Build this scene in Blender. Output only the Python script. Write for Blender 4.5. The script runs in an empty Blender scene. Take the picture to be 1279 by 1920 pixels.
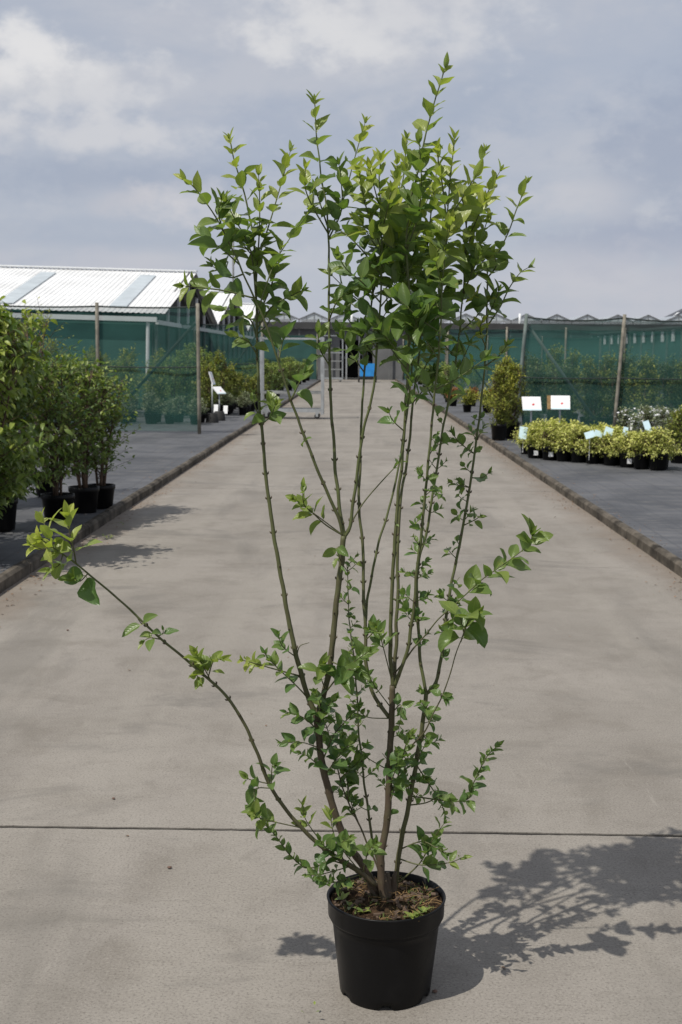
import bpy, math, random
from mathutils import Vector, Matrix, noise
from mathutils.geometry import tessellate_polygon
R = math.radians
sc = bpy.context.scene
C = sc.collection
random.seed(7)

# ------------------------------------------------------------------ camera
FPX, IW, IH = 2350.0, 1279.0, 1920.0
CAM_H, PITCH, YAW, ROLL = 1.6, 7.13, 0.77, 0.45
camM = Matrix.Rotation(R(YAW), 3, 'Z') @ Matrix.Rotation(R(90 - PITCH), 3, 'X') @ Matrix.Rotation(R(ROLL), 3, 'Z')
cd = bpy.data.cameras.new('camera')
cam = bpy.data.objects.new('camera', cd)
C.objects.link(cam)
cam.matrix_world = Matrix.Translation((0, 0, CAM_H)) @ camM.to_4x4()
cd.sensor_fit = 'HORIZONTAL'
cd.sensor_width = 14.8
cd.lens = FPX / IW * 14.8
cd.clip_start = 0.05
cd.clip_end = 3000
cd.dof.use_dof = True
cd.dof.focus_distance = 3.15
cd.dof.aperture_fstop = 7.1
sc.camera = cam

# ------------------------------------------------------------------ sun, sky, exposure
SUN_EL, SHADOW = 58.5, Vector((0.73, 0.685))          # shadows fall right and away
saz = math.atan2(-SHADOW.x, -SHADOW.y)                 # compass angle of the sun, from +Y towards +X
sd = Vector((math.sin(saz) * math.cos(R(SUN_EL)), math.cos(saz) * math.cos(R(SUN_EL)), math.sin(R(SUN_EL))))
sl = bpy.data.lights.new('sun', 'SUN')
sl.energy = 4.2
sl.angle = R(0.53)
sl.color = (1.0, 0.945, 0.86)
so = bpy.data.objects.new('sun', sl)
C.objects.link(so)
so.rotation_euler = sd.to_track_quat('Z', 'Y').to_euler()
so.location = (-8, -8, 20)

w = bpy.data.worlds.new('World')
sc.world = w
w.use_nodes = True
NT = w.node_tree
NT.nodes.clear()


class NB:
    """small node-tree helper"""
    def __init__(s, nt):
        s.nt = nt

    def n(s, t, **k):
        x = s.nt.nodes.new(t)
        for a, b in k.items():
            setattr(x, a, b)
        return x

    def put(s, sock, v):
        if hasattr(v, 'is_output'):
            s.nt.links.new(v, sock)
        else:
            sock.default_value = v

    def math(s, op, a, b=0.0, c=None, clamp=False):
        x = s.n('ShaderNodeMath', operation=op, use_clamp=clamp)
        s.put(x.inputs[0], a)
        s.put(x.inputs[1], b)
        if c is not None:
            s.put(x.inputs[2], c)
        return x.outputs[0]

    def mix(s, f, a, b, mode='MIX'):
        x = s.n('ShaderNodeMix', data_type='RGBA', blend_type=mode)
        s.put(x.inputs['Factor'], f)
        s.put(x.inputs[6], a if hasattr(a, 'is_output') else (*a, 1)[:4])
        s.put(x.inputs[7], b if hasattr(b, 'is_output') else (*b, 1)[:4])
        return x.outputs[2]

    def noise(s, vec, scale, detail=4, rough=0.55, dist=0.0):
        x = s.n('ShaderNodeTexNoise')
        s.put(x.inputs['Vector'], vec)
        x.inputs['Scale'].default_value = scale
        x.inputs['Detail'].default_value = detail
        x.inputs['Roughness'].default_value = rough
        x.inputs['Distortion'].default_value = dist
        return x.outputs['Fac']

    def scale(s, vec, v):
        x = s.n('ShaderNodeVectorMath', operation='MULTIPLY')
        s.put(x.inputs[0], vec)
        x.inputs[1].default_value = v
        return x.outputs[0]

    def ramp(s, f, a, b, lo=0.0, hi=1.0):
        x = s.n('ShaderNodeMapRange', interpolation_type='SMOOTHSTEP')
        s.put(x.inputs[0], f)
        for i, v in enumerate((a, b, lo, hi)):
            x.inputs[i + 1].default_value = v
        return x.outputs[0]


b = NB(NT)
sky = b.n('ShaderNodeTexSky', sky_type='NISHITA')
sky.sun_disc = False
sky.sun_elevation = R(SUN_EL)
sky.sun_rotation = saz
tc = b.n('ShaderNodeTexCoord')
dirv = tc.outputs['Generated']
sep = b.n('ShaderNodeSeparateXYZ')
NT.links.new(dirv, sep.inputs[0])
dx, dz = sep.outputs[0], sep.outputs[2]


def sky_dir(px, py):
    v = camM @ Vector(((px - IW / 2) / FPX, -(py - IH / 2) / FPX, -1))
    return v.normalized()


cl1 = b.noise(b.scale(dirv, (7, 7, 22)), 1.0, 6, 0.55, 0.3)
cl2 = b.noise(b.scale(dirv, (13, 13, 30)), 1.0, 5, 0.52, 0.1)
wob = b.noise(b.scale(dirv, (30, 30, 46)), 1.0, 7, 0.56, 0.0)
base = b.mix(b.ramp(cl1, 0.36, 0.66), (4.3, 4.7, 5.55), (5.05, 5.25, 5.85))
base = b.mix(b.math('MULTIPLY', b.ramp(cl2, 0.48, 0.7), 0.3), base, (5.4, 5.5, 5.95))
base = b.mix(b.math('MULTIPLY', b.ramp(dz, 0.09, 0.0), 0.65), base, (5.1, 5.25, 5.95))


def blob(px, py, sx, sy, rag):
    d = sky_dir(px, py)
    ax = b.math('DIVIDE', b.math('SUBTRACT', dx, d.x), sx / FPX)
    az = b.math('DIVIDE', b.math('SUBTRACT', dz, d.z), sy / FPX)
    q = b.math('ADD', b.math('MULTIPLY', ax, ax), b.math('MULTIPLY', az, az))
    q = b.math('ADD', b.math('SQRT', q), b.math('MULTIPLY', b.math('SUBTRACT', wob, 0.5), rag))
    return b.ramp(q, 1.45, 0.15)


for (px, py, sx, sy, rag, col, amt) in [
        (1190, 110, 280, 110, 2.4, (4.0, 4.5, 5.5), 0.6),
        (1260, 280, 130, 120, 2.6, (3.3, 3.75, 4.8), 0.75),
        (1180, 450, 170, 60, 2.8, (3.35, 3.75, 4.85), 0.7),
        (230, 335, 280, 42, 2.6, (3.55, 4.0, 5.0), 0.75),
        (120, 215, 190, 26, 2.6, (4.0, 4.45, 5.4), 0.6),
        (560, 250, 240, 70, 2.6, (3.7, 4.2, 5.25), 0.65),
        (250, 450, 330, 30, 2.8, (3.9, 4.35, 5.3), 0.55),
        (870, 190, 130, 55, 2.6, (3.7, 4.2, 5.2), 0.6),
        (110, 150, 180, 62, 3.0, (6.6, 6.6, 6.8), 0.9),
        (55, 85, 62, 45, 3.0, (7.7, 7.6, 7.6), 0.9),
        (60, 118, 90, 34, 3.2, (7.7, 7.6, 7.6), 0.75),
        (680, 45, 250, 75, 3.0, (6.6, 6.6, 6.8), 0.85),
        (600, 60, 110, 50, 3.2, (7.3, 7.25, 7.3), 0.7),
        (190, 250, 210, 36, 3.0, (6.4, 6.4, 6.65), 0.85),
        (330, 385, 70, 42, 3.0, (6.5, 6.3, 6.5), 0.75),
        (230, 375, 60, 30, 3.0, (5.6, 5.55, 5.95), 0.6),
        (1060, 380, 120, 40, 3.0, (5.7, 5.7, 6.1), 0.65),
        (1140, 520, 220, 55, 3.0, (5.4, 5.4, 5.95), 0.6),
        (230, 495, 240, 36, 3.0, (5.4, 5.4, 5.95), 0.55)]:
    base = b.mix(b.math('MULTIPLY', blob(px, py, sx, sy, rag), amt), base, col)
col = b.mix(0.94, sky.outputs[0], base)
bg = b.n('ShaderNodeBackground')
NT.links.new(col, bg.inputs[0])
bg.inputs[1].default_value = 0.1
wo = b.n('ShaderNodeOutputWorld')
NT.links.new(bg.outputs[0], wo.inputs[0])

sc.view_settings.view_transform = 'Standard'
sc.view_settings.look = 'None'
sc.view_settings.exposure = 0.03
sc.view_settings.gamma = 1.0


# ------------------------------------------------------------------ pixel <-> world (distances are real metres)
def ray(px, py):
    return camM @ Vector(((px - IW / 2) / FPX, -(py - IH / 2) / FPX, -1))


def P(px, py, Y):
    d = ray(px, py)
    return Vector((0, 0, CAM_H)) + d * (Y / d.y)


def G(px, py, z=0.0):
    d = ray(px, py)
    return Vector((0, 0, CAM_H)) + d * ((z - CAM_H) / d.z)


# ------------------------------------------------------------------ mesh helpers
class MB:
    def __init__(s):
        s.v, s.f, s.a = [], [], []

    def add(s, vs, fs, at=None):
        o = len(s.v)
        s.v += [tuple(x) for x in vs]
        s.f += [tuple(i + o for i in f) for f in fs]
        s.a += at if at else [(0.0, 0.0, 0.0)] * len(vs)

    def box(s, lo, hi, m=None):
        x0, y0, z0 = lo
        x1, y1, z1 = hi
        vs = [Vector(p) for p in ((x0, y0, z0), (x1, y0, z0), (x1, y1, z0), (x0, y1, z0), (x0, y0, z1), (x1, y0, z1), (x1, y1, z1), (x0, y1, z1))]
        if m:
            vs = [m @ p for p in vs]
        s.add(vs, [(3, 2, 1, 0), (4, 5, 6, 7), (0, 1, 5, 4), (1, 2, 6, 5), (2, 3, 7, 6), (3, 0, 4, 7)])

    def bar(s, p, q, wx, wy=None, up=(0, 0, 1)):
        p, q = Vector(p), Vector(q)
        wy = wy or wx
        t = (q - p).normalized()
        u = Vector(up)
        if abs(t.dot(u)) > 0.95:
            u = Vector((0, 1, 0))
        sx = t.cross(u).normalized() * wx / 2
        sy = sx.cross(t).normalized() * wy / 2
        vs = [c + a * sx + e * sy for c in (p, q) for a, e in ((-1, -1), (1, -1), (1, 1), (-1, 1))]
        s.add(vs, [(3, 2, 1, 0), (4, 5, 6, 7), (0, 1, 5, 4), (1, 2, 6, 5), (2, 3, 7, 6), (3, 0, 4, 7)])

    def tube(s, pts, rad, n=8, at=(0, 0, 0), cap=True):
        pts = [Vector(p) for p in pts]
        k = len(pts)
        if not hasattr(rad, '__len__'):
            rad = [rad] * k
        t = (pts[1] - pts[0]).normalized()
        u = t.orthogonal().normalized()
        vs = []
        for i in range(k):
            t2 = (pts[min(i + 1, k - 1)] - pts[max(i - 1, 0)])
            if t2.length > 1e-9:
                t = t2.normalized()
            u = (u - t * u.dot(t)).normalized()
            v = t.cross(u)
            for j in range(n):
                a = 2 * math.pi * j / n
                vs.append(pts[i] + (u * math.cos(a) + v * math.sin(a)) * rad[i])
        fs = [(i * n + j, i * n + (j + 1) % n, (i + 1) * n + (j + 1) % n, (i + 1) * n + j) for i in range(k - 1) for j in range(n)]
        if cap:
            fs.append(tuple(range(n - 1, -1, -1)))
            fs.append(tuple((k - 1) * n + j for j in range(n)))
        s.add(vs, fs, [at] * len(vs))

    def lathe(s, prof, n=40, c=(0, 0, 0), warp=None):
        vs = []
        for r, z in prof:
            for j in range(n):
                a = 2 * math.pi * j / n
                vs.append((c[0] + r * math.cos(a), c[1] + r * math.sin(a), c[2] + z))
        k = len(prof)
        fs = [(i * n + j, i * n + (j + 1) % n, (i + 1) * n + (j + 1) % n, (i + 1) * n + j) for i in range(k - 1) for j in range(n)]
        fs.append(tuple(range(n - 1, -1, -1)))
        s.add(vs, fs)

    def mesh(s, name, mat, smooth=False):
        me = bpy.data.meshes.new(name)
        me.from_pydata(s.v, [], s.f)
        at = me.attributes.new('leafc', 'FLOAT_VECTOR', 'POINT')
        at.data.foreach_set('vector', [c for a in s.a for c in a])
        me.materials.append(mat)
        if smooth:
            me.polygons.foreach_set('use_smooth', [True] * len(me.polygons))
        me.update()
        return me

    def build(s, name, mat, parent=None, smooth=False):
        o = bpy.data.objects.new(name, s.mesh(name, mat, smooth))
        C.objects.link(o)
        if parent:
            o.parent = parent
        return o


def tag(o, label=None, cat=None, group=None, kind=None):
    for k, v in (('label', label), ('category', cat), ('group', group), ('kind', kind)):
        if v:
            o[k] = v
    return o


def empty(name, loc=(0, 0, 0), label=None, cat=None, group=None, rz=0.0):
    o = bpy.data.objects.new(name, None)
    o.empty_display_size = 0.1
    C.objects.link(o)
    o.location = loc
    o.rotation_euler = (0, 0, rz)
    return tag(o, label, cat, group)


def kids(o):
    return [c for c in bpy.data.objects if c.parent == o]


def dup(root, loc, rz=0.0, s=1.0, label=None, group=None):
    tree = {}
    r = root.copy()
    C.objects.link(r)
    r.location = loc
    r.rotation_euler = (0, 0, rz)
    r.scale = (s, s, s) if not hasattr(s, '__len__') else s
    if label:
        r['label'] = label
    if group:
        r['group'] = group
    for ch in CH[root.name]:
        c = ch.copy()
        C.objects.link(c)
        c.parent = r
        for g in CH.get(ch.name, []):
            d = g.copy()
            C.objects.link(d)
            d.parent = c
    CH[r.name] = [1]
    return r


CH = {}


def reg(root):
    CH[root.name] = kids(root)
    for c in CH[root.name]:
        CH[c.name] = kids(c)


# ------------------------------------------------------------------ materials
def material(name, rough=0.6, spec=0.5, metal=0.0):
    m = bpy.data.materials.new(name)
    m.use_nodes = True
    nb = NB(m.node_tree)
    p = m.node_tree.nodes['Principled BSDF']
    p.inputs['Roughness'].default_value = rough
    p.inputs['Specular IOR Level'].default_value = spec
    p.inputs['Metallic'].default_value = metal
    return m, nb, p


def plain(name, c, rough=0.6, var=0.18, scale=8.0, spec=0.4, metal=0.0, bump=0.0):
    m, nb, p = material(name, rough, spec, metal)
    co = nb.n('ShaderNodeTexCoord').outputs['Object']
    f = nb.noise(co, scale, 6, 0.62)
    lo = tuple(x * (1 - var) for x in c)
    hi = tuple(min(1, x * (1 + var)) for x in c)
    nb.put(p.inputs['Base Color'], nb.mix(nb.ramp(f, 0.3, 0.7), lo, hi))
    if bump:
        bn = nb.n('ShaderNodeBump')
        bn.inputs['Strength'].default_value = bump
        bn.inputs['Distance'].default_value = 0.01
        nb.put(bn.inputs['Height'], nb.noise(co, scale * 5, 5))
        nb.put(p.inputs['Normal'], bn.outputs[0])
    return m


def leafmat(name, old, young, rough=0.45, trans=0.3, veins=True, edge=None, under=None):
    m, nb, p = material(name, rough, 0.45)
    at = nb.n('ShaderNodeAttribute', attribute_name='leafc')
    s = nb.n('ShaderNodeSeparateXYZ')
    nb.put(s.inputs[0], at.outputs['Vector'])
    u, v, t = s.outputs
    c = nb.mix(t, old, young)
    co = nb.n('ShaderNodeTexCoord').outputs['Object']
    c = nb.mix(nb.ramp(nb.noise(co, 9, 3), 0.3, 0.7), c, nb.mix(1.0, c, (0.72, 0.8, 0.75), 'MULTIPLY'))
    au = nb.math('ABSOLUTE', u)
    if veins:
        c = nb.mix(nb.math('MULTIPLY', nb.ramp(nb.noise(co, 55, 4, 0.7), 0.62, 0.72), 0.45), c, (0.3, 0.27, 0.08))
        c = nb.mix(nb.math('MULTIPLY', nb.ramp(nb.noise(co, 150, 3), 0.7, 0.76), 0.6), c, (0.1, 0.06, 0.02))
    if edge:
        c = nb.mix(nb.math('MULTIPLY', nb.ramp(nb.math('ADD', au, nb.math('MULTIPLY', nb.noise(co, 60, 2), 0.5)), 0.6, 1.0), 0.85), c, edge)
    if veins:
        mid = nb.ramp(au, 0.09, 0.02)
        side = nb.math('SINE', nb.math('MULTIPLY', nb.math('SUBTRACT', v, nb.math('MULTIPLY', au, 0.28)), 44.0))
        vein = nb.math('MAXIMUM', nb.math('MULTIPLY', mid, 0.55), nb.math('MULTIPLY', nb.ramp(side, 0.8, 1.0), 0.1))
        c = nb.mix(vein, c, nb.mix(1.0, c, (1.7, 1.6, 1.5), 'MULTIPLY'))
        bn = nb.n('ShaderNodeBump')
        bn.inputs['Strength'].default_value = 0.22
        bn.inputs['Distance'].default_value = 0.002
        nb.put(bn.inputs['Height'], nb.math('SUBTRACT', nb.math('MULTIPLY', side, -0.25), mid))
        nb.put(p.inputs['Normal'], bn.outputs[0])
    geo = nb.n('ShaderNodeNewGeometry')
    c2 = nb.mix(geo.outputs['Backfacing'], c, nb.mix(0.55, c, tuple(min(1, x * 1.5 + 0.03) for x in old)))
    nb.put(p.inputs['Base Color'], c2)
    tr = nb.n('ShaderNodeBsdfTranslucent')
    nb.put(tr.inputs['Color'], nb.mix(1.0, c, (1.35, 1.5, 0.6), 'MULTIPLY'))
    mx = nb.n('ShaderNodeMixShader')
    mx.inputs[0].default_value = trans
    out = m.node_tree.nodes['Material Output']
    nb.put(mx.inputs[1], p.outputs[0])
    nb.put(mx.inputs[2], tr.outputs[0])
    nb.put(out.inputs['Surface'], mx.outputs[0])
    return m


def barkmat(name, brown, green, rough=0.6):
    """leafc.z = 0 woody brown, 1 fresh green"""
    m, nb, p = material(name, rough, 0.35)
    at = nb.n('ShaderNodeAttribute', attribute_name='leafc')
    s = nb.n('ShaderNodeSeparateXYZ')
    nb.put(s.inputs[0], at.outputs['Vector'])
    co = nb.n('ShaderNodeTexCoord').outputs['Object']
    st = nb.noise(nb.scale(co, (220, 220, 18)), 1.0, 4, 0.6)
    t = nb.math('ADD', s.outputs[2], nb.math('MULTIPLY', nb.math('SUBTRACT', nb.noise(co, 26, 4), 0.5), 0.9), clamp=True)
    c = nb.mix(t, brown, green)
    c = nb.mix(nb.math('MULTIPLY', nb.ramp(st, 0.58, 0.78), 0.55), c, (0.23, 0.2, 0.13))
    c = nb.mix(nb.math('MULTIPLY', nb.ramp(st, 0.42, 0.25), 0.5), c, (0.035, 0.035, 0.015))
    nb.put(p.inputs['Base Color'], c)
    bn = nb.n('ShaderNodeBump')
    bn.inputs['Strength'].default_value = 0.6
    bn.inputs['Distance'].default_value = 0.002
    nb.put(bn.inputs['Height'], st)
    nb.put(p.inputs['Normal'], bn.outputs[0])
    return m


def netmat(name, c, cover):
    m, nb, p = material(name, 0.75, 0.2)
    co = nb.n('ShaderNodeTexCoord').outputs['Object']
    f = nb.noise(nb.scale(co, (0.7, 0.7, 1.6)), 1.0, 5)
    band = nb.noise(nb.scale(co, (0.15, 0.15, 26)), 1.0, 3)
    cc = nb.mix(nb.ramp(f, 0.3, 0.7), tuple(x * 0.75 for x in c), tuple(x * 1.2 for x in c))
    nb.put(p.inputs['Base Color'], cc)
    tr = nb.n('ShaderNodeBsdfTransparent')
    mx = nb.n('ShaderNodeMixShader')
    nb.put(mx.inputs[0], nb.math('ADD', cover - 0.12, nb.math('MULTIPLY', nb.math('ADD', f, band), 0.12)))
    nb.put(mx.inputs[1], tr.outputs[0])
    nb.put(mx.inputs[2], p.outputs[0])
    nb.put(m.node_tree.nodes['Material Output'].inputs['Surface'], mx.outputs[0])
    return m


def concrete_road():
    m, nb, p = material('concrete_paving', 0.82, 0.3)
    co = nb.n('ShaderNodeNewGeometry').outputs['Position']
    big = nb.noise(co, 0.45, 6, 0.6, 0.6)
    mid = nb.noise(co, 2.6, 6, 0.62, 0.4)
    fine = nb.noise(co, 130, 4, 0.7)
    grit = nb.noise(co, 420, 2, 0.6)
    brush = nb.noise(nb.scale(co, (3.2, 24, 1)), 1.0, 6, 0.72, 0.15)
    tyre = nb.noise(nb.scale(co, (2.1, 0.09, 1)), 1.0, 4, 0.55)
    c = nb.mix(nb.ramp(big, 0.3, 0.72), (0.184, 0.168, 0.147), (0.258, 0.238, 0.212))
    c = nb.mix(nb.math('MULTIPLY', nb.ramp(mid, 0.44, 0.7), 0.6), c, (0.15, 0.134, 0.113))
    c = nb.mix(nb.math('MULTIPLY', nb.ramp(tyre, 0.42, 0.68), 0.5), c, (0.265, 0.246, 0.215))
    blo = nb.noise(co, 7.5, 5, 0.7, 0.8)
    c = nb.mix(nb.math('MULTIPLY', nb.ramp(blo, 0.52, 0.72), 0.35), c, (0.138, 0.124, 0.106))
    c = nb.mix(nb.math('MULTIPLY', nb.ramp(blo, 0.44, 0.28), 0.35), c, (0.28, 0.26, 0.228))
    c = nb.mix(nb.math('MULTIPLY', nb.ramp(brush, 0.52, 0.75), 0.28), c, (0.132, 0.118, 0.1))
    c = nb.mix(nb.math('MULTIPLY', nb.ramp(brush, 0.42, 0.25), 0.3), c, (0.29, 0.27, 0.235))
    c = nb.mix(nb.math('MULTIPLY', nb.ramp(fine, 0.5, 0.68), 0.7), c, (0.098, 0.088, 0.076))
    c = nb.mix(nb.math('MULTIPLY', nb.ramp(fine, 0.46, 0.3), 0.45), c, (0.33, 0.31, 0.272))
    c = nb.mix(nb.math('MULTIPLY', nb.ramp(grit, 0.6, 0.76), 0.65), c, (0.4, 0.38, 0.34))
    sm = nb.noise(nb.scale(co, (0.7, 1.2, 1)), 1.0, 6, 0.72, 0.6)
    c = nb.mix(nb.math('MULTIPLY', nb.ramp(sm, 0.53, 0.68), 0.55), c, (0.122, 0.114, 0.102))
    scr = nb.noise(nb.scale(co, (11, 1.4, 1)), 1.0, 6, 0.75, 0.8)
    c = nb.mix(nb.math('MULTIPLY', nb.ramp(scr, 0.63, 0.72), 0.3), c, (0.34, 0.32, 0.285))
    drk = nb.noise(nb.scale(co, (1.3, 0.25, 1)), 1.0, 5, 0.6, 0.3)
    c = nb.mix(nb.math('MULTIPLY', nb.ramp(drk, 0.53, 0.67), 0.42), c, (0.12, 0.112, 0.1))
    # brown silt gathered along both kerbs
    sx = nb.n('ShaderNodeSeparateXYZ')
    nb.put(sx.inputs[0], co)
    e = nb.math('ABSOLUTE', sx.outputs[0])
    e = nb.math('ADD', e, nb.math('MULTIPLY', nb.math('SUBTRACT', nb.noise(co, 1.7, 5, 0.65), 0.5), 0.75))
    c = nb.mix(nb.math('MULTIPLY', nb.ramp(e, 2.0, 2.42), 0.55), c, (0.16, 0.125, 0.095))
    vo = nb.n('ShaderNodeTexVoronoi')
    nb.put(vo.inputs['Vector'], co)
    vo.inputs['Scale'].default_value = 9.0
    c = nb.mix(nb.math('MULTIPLY', nb.ramp(vo.outputs['Distance'], 0.035, 0.015), 0.6), c, (0.08, 0.068, 0.055))
    nb.put(p.inputs['Base Color'], c)
    bn = nb.n('ShaderNodeBump')
    bn.inputs['Strength'].default_value = 0.18
    bn.inputs['Distance'].default_value = 0.003
    nb.put(bn.inputs['Height'], nb.math('ADD', nb.math('MULTIPLY', fine, 0.6), nb.math('MULTIPLY', brush, 0.6)))
    nb.put(p.inputs['Normal'], bn.outputs[0])
    return m


def matting():
    m, nb, p = material('woven_ground_cover', 0.7, 0.35)
    co = nb.n('ShaderNodeNewGeometry').outputs['Position']
    big = nb.noise(co, 0.8, 6, 0.62, 0.5)
    mid = nb.noise(nb.scale(co, (3.0, 9.0, 1)), 1.0, 5, 0.6, 0.5)
    c = nb.mix(nb.ramp(big, 0.32, 0.68), (0.05, 0.053, 0.06), (0.1, 0.103, 0.112))
    c = nb.mix(nb.math('MULTIPLY', nb.ramp(mid, 0.48, 0.72), 0.55), c, (0.15, 0.145, 0.138))
    s = nb.n('ShaderNodeSeparateXYZ')
    nb.put(s.inputs[0], co)
    for ax, sp, wdt in ((0, 0.31, 0.02), (1, 0.31, 0.02), (0, 1.9, 0.012), (1, 2.3, 0.012)):
        fr = nb.math('FRACT', nb.math('ADD', nb.math('DIVIDE', s.outputs[ax], sp), 100.0))
        d = nb.math('ABSOLUTE', nb.math('SUBTRACT', fr, 0.5))
        c = nb.mix(nb.math('MULTIPLY', nb.ramp(d, wdt / sp * 0.8, wdt / sp * 0.3), 0.35), c, (0.04, 0.043, 0.05))
    nb.put(p.inputs['Base Color'], c)
    bn = nb.n('ShaderNodeBump')
    bn.inputs['Strength'].default_value = 0.5
    bn.inputs['Distance'].default_value = 0.02
    nb.put(bn.inputs['Height'], nb.noise(co, 3.5, 4))
    nb.put(p.inputs['Normal'], bn.outputs[0])
    return m


def plastic_pot():
    m, nb, p = material('black_pot_plastic', 0.4, 0.18)
    co = nb.n('ShaderNodeTexCoord').outputs['Object']
    dust = nb.noise(nb.scale(co, (6, 6, 3)), 1.0, 6, 0.65, 0.5)
    sp = nb.noise(co, 45, 5, 0.7)
    c = nb.mix(nb.math('MULTIPLY', nb.ramp(dust, 0.5, 0.78), 0.5), (0.005, 0.005, 0.0055), (0.016, 0.015, 0.014))
    c = nb.mix(nb.math('MULTIPLY', nb.ramp(sp, 0.7, 0.82), 0.3), c, (0.08, 0.075, 0.068))
    nb.put(p.inputs['Base Color'], c)
    nb.put(p.inputs['Roughness'], nb.ramp(dust, 0.35, 0.7, 0.34, 0.6))
    return m


def compost():
    m, nb, p = material('potting_compost', 0.95, 0.1)
    co = nb.n('ShaderNodeTexCoord').outputs['Object']
    a = nb.noise(co, 60, 6, 0.7)
    d = nb.noise(co, 14, 4)
    c = nb.mix(nb.ramp(a, 0.35, 0.7), (0.018, 0.011, 0.007), (0.09, 0.055, 0.032))
    c = nb.mix(nb.math('MULTIPLY', nb.ramp(d, 0.55, 0.7), 0.6), c, (0.06, 0.06, 0.02))
    nb.put(p.inputs['Base Color'], c)
    bn = nb.n('ShaderNodeBump')
    bn.inputs['Strength'].default_value = 1.0
    bn.inputs['Distance'].default_value = 0.01
    nb.put(bn.inputs['Height'], a)
    nb.put(p.inputs['Normal'], bn.outputs[0])
    return m


M = {}
M['road'] = concrete_road()
M['mat'] = matting()
M['gap'] = plain('joint_dirt', (0.014, 0.012, 0.01), 0.95, 0.4, 20)
M['kerb'] = plain('kerb_concrete', (0.082, 0.071, 0.057), 0.9, 0.65, 4.0, 0.2, bump=0.6)
M['field'] = plain('dull_earth', (0.085, 0.085, 0.075), 0.95, 0.3, 0.2)
M['pot'] = plastic_pot()
M['soil'] = compost()
M['bark'] = barkmat('shrub_bark', (0.07, 0.05, 0.033), (0.1, 0.125, 0.042))
M['twig'] = plain('brown_twig', (0.09, 0.06, 0.04), 0.8, 0.3, 20)
M['leaf'] = leafmat('shrub_leaf', (0.098, 0.168, 0.053), (0.43, 0.45, 0.1), 0.36, 0.4)
M['post'] = plain('weathered_post', (0.2, 0.185, 0.15), 0.8, 0.3, 6)
M['greypost'] = plain('grey_green_post', (0.12, 0.15, 0.14), 0.7, 0.25, 6)
M['wire'] = plain('dark_wire_shaded_brace', (0.02, 0.03, 0.028), 0.7, 0.2, 6)  # also colours braces, for the shade behind the net
M['net'] = netmat('green_shade_net', (0.036, 0.112, 0.097), 0.46)
M['netthin'] = netmat('thin_green_shade_net', (0.04, 0.112, 0.098), 0.44)
M['netwall'] = plain('green_wall_net', (0.032, 0.094, 0.082), 0.8, 0.2, 0.6)
M['white'] = plain('white_sheet_roof', (0.68, 0.69, 0.69), 0.5, 0.1, 0.8)
M['whitepaint'] = plain('white_paint', (0.72, 0.74, 0.75), 0.5, 0.06, 3)
M['skylight'] = plain('clouded_skylight', (0.42, 0.47, 0.5), 0.4, 0.1, 2)
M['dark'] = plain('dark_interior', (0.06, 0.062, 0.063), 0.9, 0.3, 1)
M['steel'] = plain('galvanised_steel', (0.42, 0.44, 0.45), 0.45, 0.2, 5, 0.5, 0.55)
M['deck'] = plain('grey_plywood_deck', (0.26, 0.27, 0.27), 0.8, 0.25, 4)
M['tyre'] = plain('black_rubber', (0.018, 0.018, 0.018), 0.8, 0.2, 10)
M['blue'] = plain('blue_paint', (0.03, 0.25, 0.62), 0.4, 0.12, 3)
M['gdark'] = plain('grey_gutter', (0.05, 0.05, 0.05), 0.7, 0.25, 0.5)
M['gpanel'] = plain('grey_panel', (0.15, 0.153, 0.155), 0.6, 0.25, 0.3)
M['card'] = plain('white_card', (0.78, 0.79, 0.8), 0.5, 0.04, 10)
M['bluecard'] = plain('pale_blue_card', (0.55, 0.72, 0.78), 0.5, 0.06, 10)
M['red'] = plain('red_print', (0.6, 0.04, 0.05), 0.5, 0.05, 10)
M['tile'] = plain('slate_roof', (0.07, 0.075, 0.09), 0.7, 0.2, 2)
M['straw'] = plain('dry_straw', (0.22, 0.14, 0.06), 0.85, 0.35, 40)
M['moss'] = plain('green_moss', (0.055, 0.075, 0.018), 0.95, 0.4, 50)
M['litter'] = plain('fallen_leaves', (0.17, 0.1, 0.055), 0.85, 0.5, 4)
M['pebble'] = plain('pebble', (0.14, 0.09, 0.07), 0.9, 0.3, 30)
gm, gnb, gp = material('greenhouse_glass', 0.12, 0.6)
gp.inputs['Base Color'].default_value = (0.55, 0.6, 0.63, 1)
gtr = gnb.n('ShaderNodeBsdfTransparent')
gmx = gnb.n('ShaderNodeMixShader')
gmx.inputs[0].default_value = 0.72
gnb.put(gmx.inputs[1], gtr.outputs[0])
gnb.put(gmx.inputs[2], gp.outputs[0])
gnb.put(gm.node_tree.nodes['Material Output'].inputs['Surface'], gmx.outputs[0])
M['glass'] = gm

# ------------------------------------------------------------------ the setting
KX0, KX1, MATZ = 2.385, 2.47, 0.085
JY, JSTEP = 4.08, 5.44

m = MB()
m.add([(-900, -60, -0.05), (900, -60, -0.05), (900, 1500, -0.05), (-900, 1500, -0.05)], [(0, 1, 2, 3)])
tag(m.build('ground', M['field']), kind='structure')

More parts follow.
